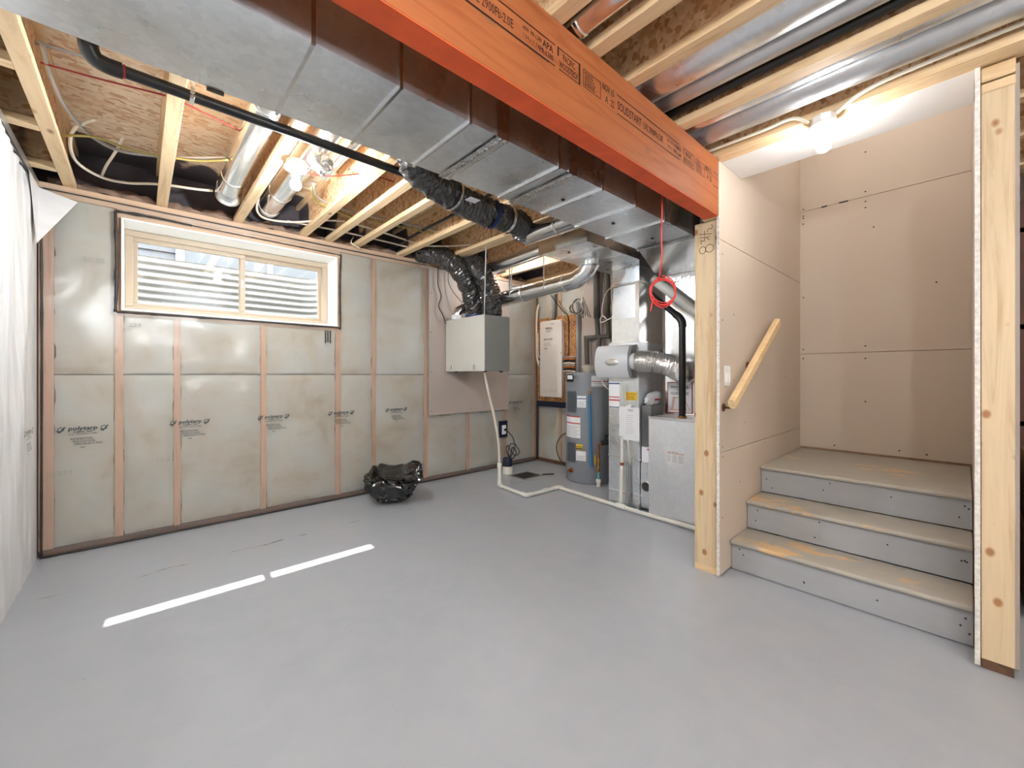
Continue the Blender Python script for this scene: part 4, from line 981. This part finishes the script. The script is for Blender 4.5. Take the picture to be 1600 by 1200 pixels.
# ================================================================== BLACK BAG
bm = B(); bmesh.ops.create_icosphere(bm, subdivisions=5, radius=1.0)
rb = random.Random(12)
star = Vector((0.10, -1.0, 0.05)).normalized()
for v in bm.verts:
    d = v.co.normalized()
    p = Vector([math.copysign(abs(q) ** 0.60, q) for q in d])
    z = p.z * 0.5 + 0.5
    k = 1.0 + 0.16 * nz(d, 1.9, 3) - 0.16 * abs(nz(d, 3.1, 7)) - 0.16 * abs(nz(d, 6.0, 17)) - 0.05 * abs(nz(d, 11, 27))
    k *= 0.70 + 0.34 * min(1, z * 1.7)                       # narrower where it stands on the floor
    rd = (d - star).length
    th = math.atan2(d.z - star.z, d.x - star.x)
    k += 0.075 * abs(math.cos(th * 4.5 + 1.0)) * min(1, rd * 3.0) * max(0, 1.15 - rd)
    x = p.x * 0.245 * k; y = p.y * 0.205 * k
    zz = z * (0.325 + 0.09 * nz((d.x, d.y, 0), 1.7, 31)) * (0.9 + 0.1 * k)
    for ex, ey, ez, amp, wd in ((-0.55, -0.2, 0.8, 0.050, 0.42), (0.66, -0.3, 0.68, 0.060, 0.40), (0.05, 0.0, 1.0, -0.035, 0.40)):
        zz += amp * math.exp(-((d - Vector((ex, ey, ez)).normalized()).length / wd) ** 2)
    if p.x > 0.6 and 0.1 < d.z < 0.75: x += 0.045; zz -= 0.05 * (p.x - 0.6)      # a flap of loose film
    a = -0.50
    v.co = Vector((1.80 + x * math.cos(a) - y * math.sin(a), 3.71 + x * math.sin(a) + y * math.cos(a), max(0.0, zz)))
tag(obj('garbage_bag', bm, 'black_bag'), 'stuffed black garbage bag on the floor by the back wall', 'bag')

# ================================================================== ELECTRICAL PANEL
bb = thing('backer_board', 'brown flake board carrying the electrical panel', 'board', (4.18, 3.7, 0.83))
obj('board', bx(4.168, 4.184, 3.365, 4.075, 0.845, 2.0), 'osb_board', bb)
obj('tape_strip', bx(4.164, 4.168, 3.365, 4.085, 0.775, 0.85), 'navy_tape', bb)
ep = thing('electrical_panel', 'white breaker panel on the brown flake board', 'electrical panel', (4.13, 3.75, 0.915))
obj('box', bx(4.10, 4.1675, 3.575, 3.935, 0.93, 1.93, bev=0.002), 'panel_white', ep)
cv = obj('cover', bx(4.088, 4.0995, 3.555, 3.950, 0.915, 1.945, bev=0.003), 'panel_white', ep)
obj('door', bx(4.0835, 4.088, 3.63, 3.86, 1.00, 1.62, bev=0.001), 'panel_white', cv)
obj('screw', lathe(B(), [(0.006, 0), (0.006, 0.002)], (4.088, 3.57, 1.93), (-1, 0, 0), 8), 'screw_black', cv)
for y, z in ((3.935, 1.93), (3.57, 0.93), (3.935, 0.93), (3.57, 1.5)): obj('screw', lathe(B(), [(0.006, 0), (0.006, 0.002)], (4.088, y, z), (-1, 0, 0), 8), 'screw_black', cv)
def plab(bm):
    random.seed(4)
    scribble(bm, -0.02, -0.27, 0.14, -0.22, 3, 0.004, 0.9); rect2(bm, 0.10, 0.02, 0.165, 0.03)
for q in (('TETRA', 0.042, 0.0, -0.045, 1.1, 0.01, 0, 'LEFT'), ('ELECTRIC', 0.020, 0.02, -0.075, 1.0, 0.006, 0, 'LEFT'), ('MAIN PANEL', 0.026, -0.02, -0.185, 1.1, 0.01, 0, 'LEFT'), ('100A', 0.026, -0.02, -0.31, 1.1, 0.01, 0, 'LEFT')):
    lettering('panel_print', [q], 'print_black', cv, (4.0825, 3.85, 1.87), 'left')
lettering('panel_small_print', [], 'print_grey', cv, (4.0825, 3.85, 1.87), 'left', plab)
rng = random.Random(2)
for i in range(8):
    z = 1.262 + i * 0.026
    obj('branch_cable', tube(B(), [(4.14, 3.575, z), (4.135, 3.48, z + 0.004), (4.14, 3.375, z - 0.004)], 0.010, 6, sm=3), ('cable_white', 'cable_black', 'cable_orange', 'cable_grey')[i % 4], ep, smooth=True)
for i in range(5):
    z = 1.32 + i * 0.03
    obj('branch_cable', tube(B(), [(4.14, 3.935, z), (4.14, 3.99, z + 0.01), (4.15, 4.04, z + 0.06), (4.15, 4.045, 1.8)], 0.008, 6, sm=3), ('cable_white', 'cable_black')[i % 2], ep, smooth=True)
cable('conduit', 'grey conduit rising from the electrical panel', [(4.14, 3.745, 1.93), (4.14, 3.745, 2.48)], 0.024, 'pvc_grey', cat='conduit', sm=0, n=12)
cable('conduit', 'dark grey pipe down the edge of the flake board', [(4.15, 3.345, 2.15), (4.15, 3.335, 1.0)], 0.022, 'pvc_grey', cat='conduit', sm=0, n=12)
cable('cable', 'pale cable pair in the wall corner beside the panel', [(4.14, 4.02, 2.2), (4.13, 4.05, 2.05), (4.13, 4.05, 1.5), (4.14, 4.02, 1.35)], 0.014, 'cable_white')
cable('cable', 'black cable slanting down to the flake board top', [(4.0, 3.70, 2.30), (4.12, 3.56, 2.05), (4.155, 3.50, 1.95), (4.155, 3.495, 1.45)], 0.007, 'cable_black')
# tied hank of cable under the round duct elbow
t = thing('cable_hank', 'tied hank of black and white cables below the duct elbow', 'cable', (3.85, 3.08, 1.85))
for k in range(4):
    pts = [Vector((3.85 + 0.02 * k * math.cos(i), 3.10, 2.03)) + Vector((0.4, -0.9, 0)).normalized() * ((0.06 + 0.008 * k) * math.sin(2 * PI * i / 14)) + Vector((0, 0, 1)) * ((0.085 + 0.006 * k) * math.cos(2 * PI * i / 14)) for i in range(15)]
    obj('loop', tube(B(), pts, 0.006, 5), ('cable_black', 'cable_white')[k % 2], t, smooth=True)
for k in range(7):
    obj('tail', tube(B(), [(3.86, 3.03, 2.13), (3.86, 3.015 - 0.006 * k, 2.02), (3.85 + 0.004 * k, 3.02 - 0.016 * k, 1.88 + 0.015 * (k % 3))], 0.005, 5, sm=3), ('cable_black', 'cable_white')[k % 2], t, smooth=True)
obj('hanging_end', tube(B(), [(3.86, 3.03, 2.13), (3.93, 3.04, 2.30), (4.0, 3.05, 2.51)], 0.005, 5), 'cable_white', t, smooth=True)
# foam sleeved water lines
t = thing('water_line', 'foam sleeved water line with a jog, panel side', 'pipe', (4.1, 3.1, 1.2))
obj('riser', tube(B(), [(4.11, 3.015, 2.499), (4.11, 3.01, 1.90)], 0.040, 12), 'foam_sleeve', t, smooth=True, angle=50)
obj('sleeve', tube(B(), [(4.11, 3.01, 1.91), (4.11, 2.995, 1.675)], 0.030, 12), 'foam_sleeve', t, smooth=True, angle=50)
obj('sleeve', tube(B(), [(4.11, 2.985, 1.672), (4.11, 3.175, 1.672)], 0.030, 12), 'foam_sleeve', t, smooth=True, angle=50)
obj('sleeve', tube(B(), [(4.11, 3.172, 1.695), (4.10, 3.150, 1.345)], 0.030, 12), 'foam_sleeve', t, smooth=True, angle=50)
t = thing('water_line', 'foam sleeved water line with a jog, furnace side', 'pipe', (4.05, 2.9, 1.2))
obj('riser', tube(B(), [(4.08, 2.845, 2.499), (4.08, 2.835, 2.03)], 0.036, 12), 'foam_sleeve', t, smooth=True, angle=50)
obj('sleeve', tube(B(), [(4.08, 2.835, 2.04), (4.08, 2.82, 1.665)], 0.027, 12), 'foam_sleeve', t, smooth=True, angle=50)
obj('sleeve', tube(B(), [(4.08, 2.80, 1.668), (4.08, 2.945, 1.668)], 0.027, 12), 'foam_sleeve', t, smooth=True, angle=50)
obj('sleeve', tube(B(), [(4.08, 2.942, 1.69), (4.02, 2.96, 1.27)], 0.027, 12), 'foam_sleeve', t, smooth=True, angle=50)
cable('thermostat_wire', 'white wire looping in front of the foam sleeved lines', [(3.36, 2.25, 2.08), (3.45, 2.42, 2.03), (3.50, 2.50, 1.90), (3.48, 2.48, 1.80)], 0.005, 'cable_white')
cable('thermostat_wire', 'white wire curl at the return duct edge', [(3.36, 2.25, 1.78), (3.42, 2.44, 1.74), (3.50, 2.52, 1.78), (3.45, 2.46, 1.81), (3.38, 2.36, 1.76)], 0.005, 'cable_white')

# ================================================================== WATER HEATER
WC = Vector((3.905, 2.975)); WR = 0.27
whd = thing('water_heater', 'grey cylindrical water heater with warning stickers', 'water heater', (WC.x, WC.y, 0))
obj('tank', lathe(B(), [(0.262, 0.0), (0.268, 0.004), (0.268, 0.018), (WR, 0.022), (WR, 1.195), (0.266, 1.222), (0.25, 1.238), (0.20, 1.240)], (WC.x, WC.y, 0.004), (0, 0, 1), 48), 'tank_grey', whd, smooth=True, angle=40)
F0 = -Vector((WC.x, WC.y)).normalized(); R0 = Vector((-F0.y, F0.x)) 
if R0.dot(Vector((0.742, -0.670))) < 0: R0 = -R0
def wpt(px, z, off):
    s = max(-0.98, min(0.98, px)); cph = math.sqrt(1 - s * s)
    d = F0 * cph + R0 * s
    return Vector((WC.x + d.x * (WR + off), WC.y + d.y * (WR + off), z))
def wpatch(name, s0, s1, z0, z1, mat, off=0.002, thick=0.0, parent=None):
    bm = grid(B(), 8, 1, lambda u, v: wpt(s0 + (s1 - s0) * u, z0 + (z1 - z0) * v, off))
    if thick:
        fs = bm.faces[:]; bmesh.ops.solidify(bm, geom=fs, thickness=thick)
    return obj(name, bm, mat, parent or whd, smooth=not thick)
wpatch('access_panel', -0.86, -0.52, 0.79, 1.03, 'tank_grey_dark', 0.010, 0.010)
wpatch('access_panel', -0.86, -0.55, 0.225, 0.445, 'tank_grey_dark', 0.010, 0.010)
def sticker(s0, s1, z0, z1, bands, mat='paper', rows=0):
    st_ = wpatch('sticker', s0, s1, z0, z1, mat)
    for a, c, m_ in bands: wpatch('stripe', s0, s1, z0 + (z1 - z0) * a, z0 + (z1 - z0) * c, m_, 0.0032, parent=st_)
    for i in range(rows):
        v0 = z0 + (z1 - z0) * (0.08 + 0.5 * i / rows); wpatch('print_line', s0 + (s1 - s0) * 0.08, s0 + (s1 - s0) * (0.75 + 0.17 * (i % 2)), v0, v0 + 0.004, 'print_grey', 0.0034, parent=st_)
    return st_
sticker(-0.48, -0.12, 0.85, 0.98, [(0.72, 0.80, 'blue_ink')], rows=4)
sticker(-0.93, -0.35, 0.505, 0.75, [(0.95, 1.0, 'red_ink'), (0.64, 0.69, 'red_ink')], rows=6)
sticker(-0.52, -0.25, 0.375, 0.438, [(0.1, 0.3, 'print_black'), (0.5, 0.6, 'print_black')], 'yellow_tag')
sticker(-0.52, -0.12, 0.255, 0.362, [], rows=4)
sticker(0.10, 0.76, 1.085, 1.205, [(0.42, 0.50, 'red_ink')], rows=3)
wpatch('name_plate', -0.90, -0.42, 1.165, 1.205, 'galv_bright', 0.004, 0.004)
wpatch('badge', -0.92, -0.62, 1.135, 1.220, 'print_black', 0.006, 0.004)
wpatch('badge_face', -0.88, -0.66, 1.165, 1.21, 'paper', 0.0075)
p = wpt(-0.72, 0.13, 0.0)
obj('drain_valve', lathe(B(), [(0.030, 0), (0.026, 0.008), (0.010, 0.01), (0.010, 0.03), (0.016, 0.035), (0.016, 0.05)], p, (F0.x * 0.7 - R0.x * 0.7, F0.y * 0.7 - R0.y * 0.7, 0), 14), 'copper', whd, smooth=True, angle=50)
p = wpt(0.02, 1.03, 0.0); q = wpt(0.02, 1.03, 0.035)
obj('relief_valve', tube(B(), [p, q, q - Vector((0, 0, 0.05))], 0.014, 10), 'brass', whd, smooth=True, angle=50)
obj('relief_pipe', tube(B(), [q - Vector((0, 0, 0.03)), wpt(0.04, 0.6, 0.032), wpt(0.09, 0.195, 0.030)], 0.014, 12, sm=4), 'pipe_blue', whd, smooth=True, angle=50)
tr_ = thing('plastic_tray', 'clear plastic tray lying on the water heater', 'tray', (3.88, 2.95, 1.245))
obj('tray', lathe(B(), [(0.06, 0.0), (0.10, 0.075), (0.104, 0.075), (0.063, -0.0)], (3.86, 2.93, 1.2455), (0, 0, 1), 6, cap=False), 'vinyl_tube', tr_)
vt = thing('valve_riser', 'copper and brass shut-off valve on a teal pipe by the tank', 'valve', (3.70, 2.69, 0))
obj('floor_boot', lathe(B(), [(0.024, 0), (0.020, 0.04), (0.030, 0.045), (0.028, 0.075), (0.014, 0.08)], (3.70, 2.69, 0.001), (0, 0, 1), 14), 'pvc_white', vt, smooth=True, angle=50)
obj('pipe', tube(B(), [(3.70, 2.69, 0.07), (3.70, 2.69, 0.16)], 0.012, 10), 'pipe_teal', vt, smooth=True, angle=50)
obj('valve_body', lathe(B(), [(0.014, 0), (0.018, 0.01), (0.018, 0.06), (0.013, 0.07), (0.013, 0.09), (0.020, 0.095), (0.020, 0.14), (0.014, 0.15)], (3.70, 2.69, 0.155), (0, 0, 1), 12), 'brass', vt, smooth=True, angle=50)
obj('lever', bx(3.675, 3.685, 2.715, 2.725, 0.23, 0.34), 'yellow_tag', vt)
obj('pipe', tube(B(), [(3.70, 2.69, 0.30), (3.70, 2.69, 0.44), (3.705, 2.68, 0.465), (3.73, 2.66, 0.47)], 0.013, 10, sm=3), 'copper', vt, smooth=True, angle=50)
obj('hose_fitting', tube(B(), [(3.72, 2.67, 0.47), (3.76, 2.63, 0.48), (3.84, 2.56, 0.50)], 0.026, 10), 'rubber_black', vt, smooth=True, angle=50)
obj('meter_head', bx(3.74, 3.86, 2.53, 2.65, 0.50, 0.56, bev=0.01), 'rubber_black', vt)
cable('wire_bundle', 'loose dark cables drooping beside the water heater', [(4.17, 3.345, 1.0), (4.16, 3.34, 0.60), (4.12, 3.40, 0.50), (4.08, 3.55, 0.42), (4.06, 3.62, 0.28), (4.07, 3.58, 0.12), (4.10, 3.48, 0.02)], 0.006, 'cable_black')
cable('wire_bundle', 'second loose cable drooping beside the water heater', [(4.16, 3.335, 0.62), (4.12, 3.36, 0.50), (4.09, 3.44, 0.40), (4.08, 3.47, 0.25), (4.09, 3.42, 0.10), (4.11, 3.36, 0.02)], 0.006, 'cable_grey')

# ================================================================== FURNACE AND RETURN DROP
rd = thing('return_drop', 'tall galvanized return duct covered in stickers and papers', 'duct', (3.5, 2.1, 0))
for z0, z1, e in ((0.004, 0.13, 0.0), (0.132, 0.453, 0.001), (0.455, 0.748, 0.0), (0.750, 1.515, 0.001)):
    obj('duct_section', bx(3.305 + e, 3.74, 1.965 + e, 2.285 - e, z0, z1), 'galv', rd)
obj('duct_section', bx(3.315, 3.74, 1.970, 2.255, 1.517, 2.055), 'galv_bright', rd)
obj('duct_section', bx(3.312, 3.74, 1.966, 2.250, 2.057, 2.249), 'galv', rd)
for z in (0.131, 0.454, 0.749, 1.516, 2.056, 2.20): obj('seam_cleat', bx(3.300, 3.742, 1.960, 2.288 if z < 1.5 else 2.256, z - 0.006, z + 0.006), 'galv_bright', rd)
obj('data_plate', bx(3.3115, 3.3145, 2.010, 2.238, 1.735, 2.035), 'galv_dull', rd)
for z0, z1, y0, y1, bands in ((1.00, 1.15, 2.165, 2.28, 1), (0.905, 0.995, 2.165, 2.28, 2)):
    s_ = obj('sticker', bx(3.3030, 3.3055, y0, y1, z0, z1), 'paper', rd)
    obj('stripe', bx(3.3018, 3.3032, y0, y1, z1 - 0.022, z1 - 0.010), 'blue_ink' if bands == 1 else 'red_ink', s_)
    obj('stripe', bx(3.3018, 3.3032, y0, y1, z0 + 0.004, z0 + 0.012), 'red_ink' if bands == 1 else 'blue_ink', s_)
s_ = obj('caution_tag', bx(3.3000, 3.3030, 1.985, 2.095, 0.985, 1.060), 'yellow_tag', rd)
lettering('tag_print', [('CAUTION', 0.022, 0, 0, 0.9, 0.01, 0, 'LEFT')], 'print_black', s_, (3.2995, 2.085, 1.033), 'left', lambda bm: [rect2(bm, 0, -0.015 - 0.012 * i, 0.08, -0.011 - 0.012 * i) for i in range(3)])
pp = thing('paper_sheet', 'typed white sheet taped to the return duct', 'paper', (3.29, 2.04, 0.63))
obj('sheet', bx(3.262, 3.2635, 1.935, 2.105, 0.628, 0.925), 'paper', pp)
lettering('typing', [], 'print_grey', pp, (3.2615, 2.10, 0.63), 'left', lambda bm: (random.seed(9), scribble(bm, 0.05, 0.255, 0.11, 0.275, 2, 0.006, 1), scribble(bm, 0.03, 0.05, 0.13, 0.23, 10, 0.0025, 0.9)))
obj('tape', bx(3.2605, 3.3045, 2.02, 2.06, 0.915, 0.945), 'paper', pp)
pp2 = thing('paper_sheet', 'blank white sheet half behind the typed one', 'paper', (3.29, 2.1, 0.64))
obj('sheet', bx(3.292, 3.2935, 1.97, 2.16, 0.645, 0.925), 'paper', pp2)
# condensate lines in front of it
cl = thing('condensate_lines', 'white and grey plastic lines down the return duct', 'pipe', (3.25, 2.08, 0.04))
obj('pipe', tube(B(), [(3.262, 2.115, 0.64), (3.262, 2.115, 0.40)], 0.012, 10), 'pvc_white', cl, smooth=True, angle=50)
obj('clamp', lathe(B(), [(0.018, 0), (0.018, 0.03)], (3.262, 2.113, 0.385), (0, 0, 1), 12), 'copper', cl, smooth=True, angle=50)
obj('pipe', tube(B(), [(3.262, 2.113, 0.39), (3.245, 2.113, 0.052)], 0.018, 12), 'pvc_white', cl, smooth=True, angle=50)
obj('pipe', tube(B(), [(3.275, 2.065, 0.42), (3.265, 2.058, 0.05)], 0.014, 12), 'pvc_grey', cl, smooth=True, angle=50)
obj('pipe', tube(B(), [(3.270, 2.10, 1.12), (3.275, 2.085, 0.80), (3.270, 2.06, 0.62), (3.275, 2.035, 0.40)], 0.007, 8, sm=4), 'vinyl_tube', cl, smooth=True)
# humidifier on the return drop
hu = thing('humidifier', 'white humidifier with an oval badge on the return duct', 'humidifier', (3.25, 2.18, 1.18))
def hum(u, v):
    y = 2.375 - 0.36 * u; z = 1.183 + 0.305 * v
    bul = (math.sin(PI * min(1, 0.06 + v * 0.9)) ** 0.45) * (0.55 + 0.45 * math.sin(PI * min(0.98, 0.12 + u * 0.70)) ** 0.6)
    return Vector((3.295 - 0.115 * bul, y, z))
bm = grid(B(), 20, 20, hum)
ext = [e for e in bm.edges if e.is_boundary]
r = bmesh.ops.extrude_edge_only(bm, edges=ext)
for v in [g for g in r['geom'] if isinstance(g, bmesh.types.BMVert)]: v.co.x = 3.300
bmesh.ops.holes_fill(bm, edges=[e for e in bm.edges if e.is_boundary], sides=0)
obj('cover', bm, 'hum_grey', hu, smooth=True, angle=55)
obj('side_bracket', prism(B(), [(3.225, 2.014, 1.20), (3.304, 2.014, 1.19), (3.304, 2.014, 1.49), (3.225, 2.014, 1.475), (3.195, 2.014, 1.40), (3.195, 2.014, 1.27)], (0, -0.03, 0)), 'hum_dark', hu)
obj('badge', lathe(B(), [(0.0, 0.006), (0.030, 0.006), (0.036, 0.003), (0.038, 0.0)], (3.184, 2.17, 1.335), (-1, 0, 0), 24, cap=False), 'galv_bright', hu, smooth=True)
bo = [o for o in hu.children if o.name.startswith('badge')][0]; bo.scale = (1, 1.9, 0.85)
obj('outlet_ring', lathe(B(), [(0.076, 0), (0.076, 0.05)], (3.252, 1.985, 1.335), (0, -1, 0), 22), 'hum_grey', hu, smooth=True, angle=50)
cable('feed_tube', 'thin white tube curving under the humidifier', [(3.30, 2.34, 1.24), (3.29, 2.36, 1.18), (3.33, 2.34, 1.10), (3.38, 2.315, 1.07)], 0.005, 'cable_white', cat='tube')
flex('foil_duct', 'silver foil flexible duct from the humidifier to the furnace plenum', [(3.252, 1.935, 1.335), (3.255, 1.88, 1.335), (3.27, 1.82, 1.328), (3.31, 1.755, 1.315), (3.38, 1.70, 1.29), (3.46, 1.68, 1.255), (3.595, 1.67, 1.22)], 0.084, 'silver_foil', 3, ribs=0.007, cat='duct', jag=0.05, sm=9, n=28)
# furnace cabinet
fu = thing('furnace', 'waist high galvanized furnace cabinet with rating label', 'furnace', (3.6, 1.55, 0))
obj('cabinet', bx(3.252, 3.98, 1.25, 1.835, 0.012, 0.858, bev=0.003), 'furnace_steel', fu)
obj('front_door', bx(3.240, 3.2515, 1.25, 1.835, 0.012, 0.840, bev=0.003), 'furnace_steel', fu)
obj('top_lip', bx(3.238, 3.26, 1.25, 1.837, 0.842, 0.862, bev=0.002), 'galv_bright', fu)
s_ = obj('rating_label', bx(3.2380, 3.2405, 1.523, 1.674, 0.478, 0.590), 'paper', fu)
lettering('label_print', [], 'print_grey', s_, (3.2372, 1.674, 0.478), 'left', lambda bm: (random.seed(5), scribble(bm, 0.004, 0.02, 0.045, 0.085, 8, 0.003), scribble(bm, 0.054, 0.02, 0.095, 0.085, 8, 0.003), scribble(bm, 0.104, 0.02, 0.146, 0.085, 8, 0.003)))
obj('stripe', bx(3.2372, 3.2382, 1.523, 1.674, 0.570, 0.575), 'orange_ink', s_)
lettering('warning_print', [('A ! A ! A', 0.016, 0.02, 0.0, 1.3, 0.01, 0, 'LEFT')], 'print_black', s_, (3.2372, 1.674, 0.577), 'left')
obj('plenum', bx(3.60, 4.10, 1.25, 1.868, 0.862, 2.128), 'galv_bright', fu)
obj('foil_tape', bx(3.597, 3.600, 1.25, 1.868, 2.05, 2.10), 'tape_foil', fu)
tk = obj('plenum_takeoff', lathe(B(), [(0.085, -0.02), (0.085, 0.10)], (3.62, 1.55, 1.98), (-1, 0, 0), 24), 'galv_bright', fu, smooth=True, angle=50)
ic = thing('instruction_card', 'white card with red border and drawing on the plenum', 'card', (3.59, 1.73, 0.872))
obj('card', bx(3.594, 3.599, 1.615, 1.845, 0.872, 1.150), 'paper', ic)
bm = B()
for a in ((1.615, 1.845, 1.144, 1.150), (1.615, 1.845, 0.872, 0.878), (1.615, 1.621, 0.878, 1.144), (1.839, 1.845, 0.878, 1.144)): box(bm, 3.5925, 3.5942, a[0], a[1], a[2], a[3])
obj('border', bm, 'red_ink', ic)
lettering('card_print', [('AN EVAP COIL', 0.027, 0, 0, 0.95, 0.012, 0, 'CENTER'), ('CAN', 0.027, 0, -0.027, 1.0, 0.012, 0, 'CENTER'), ('GOES HERE', 0.034, 0, -0.060, 0.95, 0.014, 0, 'CENTER')], 'print_dark', ic, (3.5932, 1.73, 1.098), 'left')
lettering('card_heading', [('NOTICE', 0.018, 0, 0, 1.0, 0.01, 0, 'CENTER')], 'red_ink', ic, (3.5932, 1.73, 1.127), 'left')
lettering('card_drawing', [], 'orange_ink', ic, (3.5932, 1.73, 0.90), 'left', lambda bm: ([line2(bm, [(-0.08 + 0.006 * i, 0.0), (-0.062 + 0.006 * i, 0.115)], 0.003) for i in range(4)], line2(bm, [(-0.085, 0.0), (0.06, 0.0), (0.04, 0.11), (-0.06, 0.11)], 0.005), line2(bm, [(0.04, 0.11), (0.09, 0.0)], 0.005)))
# vent and gas lines on top of the furnace
pipe('vent_pipe', 'white plastic vent pipe sloping down in front of the plenum', [(3.50, 1.935, 2.095), (3.50, 1.55, 1.755), (3.50, 1.25, 1.49)], 0.042, 'pvc_white', cat='pipe')
t = thing('gas_pipe', 'black pipe bending down onto the furnace top', 'pipe', (3.312, 1.572, 0.863))
obj('pipe', tube(B(), [(3.40, 1.90, 1.94), (3.35, 1.73, 1.80), (3.315, 1.60, 1.695)], 0.027, 12), 'abs_black', t, smooth=True, angle=50)
obj('elbow', tube(B(), [(3.325, 1.635, 1.723), (3.315, 1.595, 1.69), (3.312, 1.572, 1.645), (3.312, 1.572, 1.61)], 0.032, 12, sm=4), 'abs_black', t, smooth=True, angle=50)
obj('pipe', tube(B(), [(3.312, 1.572, 1.63), (3.312, 1.572, 0.863)], 0.027, 12), 'abs_black', t, smooth=True, angle=50)
obj('valve', lathe(B(), [(0.034, 0), (0.034, 0.015)], (3.312, 1.572, 0.863), (0, 0, 1), 12), 'brass', t, smooth=True, angle=50)
pipe('vent_pipe', 'second black vent pipe rising behind the wall end stud', [(3.46, 1.50, 0.863), (3.46, 1.50, 1.72), (3.46, 1.44, 1.82)], 0.036, 'abs_black', cat='pipe')
# filter rack between return drop and furnace
fr = thing('filter_rack', 'galvanized filter rack with a round opening beside the furnace', 'filter rack', (3.5, 1.9, 0))
obj('rack_box', bx(3.330, 3.90, 1.840, 1.9600, 0.03, 0.432), 'galv', fr)
for x in (3.40, 3.85): obj('leg', bx(x, x + 0.03, 1.845, 1.95, 0.0, 0.03), 'dark_metal', fr)
obj('ring', lathe(B(), [(0.040, -0.004), (0.046, -0.004), (0.046, 0.014), (0.040, 0.014), (0.036, 0.0)], (3.328, 1.905, 0.225), (-1, 0, 0), 24, cap=False), 'galv_bright', fr, smooth=True, angle=40)
obj('ring_face', lathe(B(), [(0.036, 0), (0.036, 0.002)], (3.3295, 1.905, 0.225), (-1, 0, 0), 20), 'dark_metal', fr)
sb = thing('small_carton', 'small white carton on the filter rack', 'box', (3.40, 1.905, 0.433))
obj('carton', bx(3.335, 3.52, 1.865, 1.955, 0.4335, 0.572), 'paper', sb)
obj('red_patch', bx(3.3335, 3.335, 1.885, 1.90, 0.545, 0.562), 'red_ink', sb)
lettering('carton_print', [], 'print_grey', sb, (3.345, 1.8642, 0.44), 'front', lambda bm: (random.seed(6), scribble(bm, 0.01, 0.01, 0.15, 0.12, 6, 0.005)))
# shopping bag on a shelf bracket in front of the return drop side
sbx = thing('manual_box', 'grey carton wedged between the return duct and the plenum', 'box', (3.45, 1.91, 0.75))
obj('carton', bx(3.345, 3.56, 1.872, 1.962, 0.575, 0.945), 'hum_dark', sbx)
bm = B(); bmesh.ops.create_icosphere(bm, subdivisions=4, radius=1.0)
for v in bm.verts:
    d = v.co.normalized(); k = 1 + 0.22 * nz(d, 2.5, 21) + 0.12 * nz(d, 6, 8)
    v.co = Vector((3.46 + d.x * 0.125 * k, 1.915 + d.y * 0.04 * k, max(0.946, 1.0 + d.z * 0.062 * k + 0.03 * d.x)))
pb = obj('shopping_bag', bm, 'clear_bag', smooth=True); tag(pb, 'crumpled white shopping bag beside the return duct', 'bag')
lettering('bag_print', [('SALE', 0.03, 0, 0, 1.1, 0.012, 0.2, 'CENTER')], 'red_ink', pb, (3.45, 1.868, 0.985), 'front') if False else obj('bag_print', bx(3.41, 3.49, 1.8665, 1.8685, 0.985, 1.003), 'red_ink', pb)

# ================================================================== STORAGE SLIVER PAST THE RIGHT STUD
for k, (x0, x1, y0, y1, z0, z1, lab) in enumerate(((3.30, 3.85, -0.72, -0.20, 0.002, 0.42, 'brown cardboard box on the floor past the right stud'), (3.32, 3.80, -0.70, -0.21, 0.423, 0.80, 'brown cardboard box stacked on another past the right stud'))):
    t = thing('cardboard_box', lab, 'box', ((x0 + x1) / 2, (y0 + y1) / 2, z0))
    obj('carton', bx(x0, x1, y0, y1, z0, z1, bev=0.003), 'cardboard', t); obj('tape', bx(x0 - 0.001, x0 + 0.002, y0 + 0.22, y0 + 0.27, z0 + 0.02, z1 - 0.02), 'vinyl_tube', t)
t = thing('plank_rack', 'dark wooden shelf rack in the storage past the right stud', 'shelf', (4.3, -0.5, 0))
for y in (-0.24, -0.80): obj('post', bx(4.05, 4.10, y, y + 0.05, 0.0, 2.3), 'dark_wood', t)
for z in (0.9, 1.5, 2.1): obj('shelf_board', bx(4.05, 4.44, -0.80, -0.19, z, z + 0.03), 'dark_wood', t)
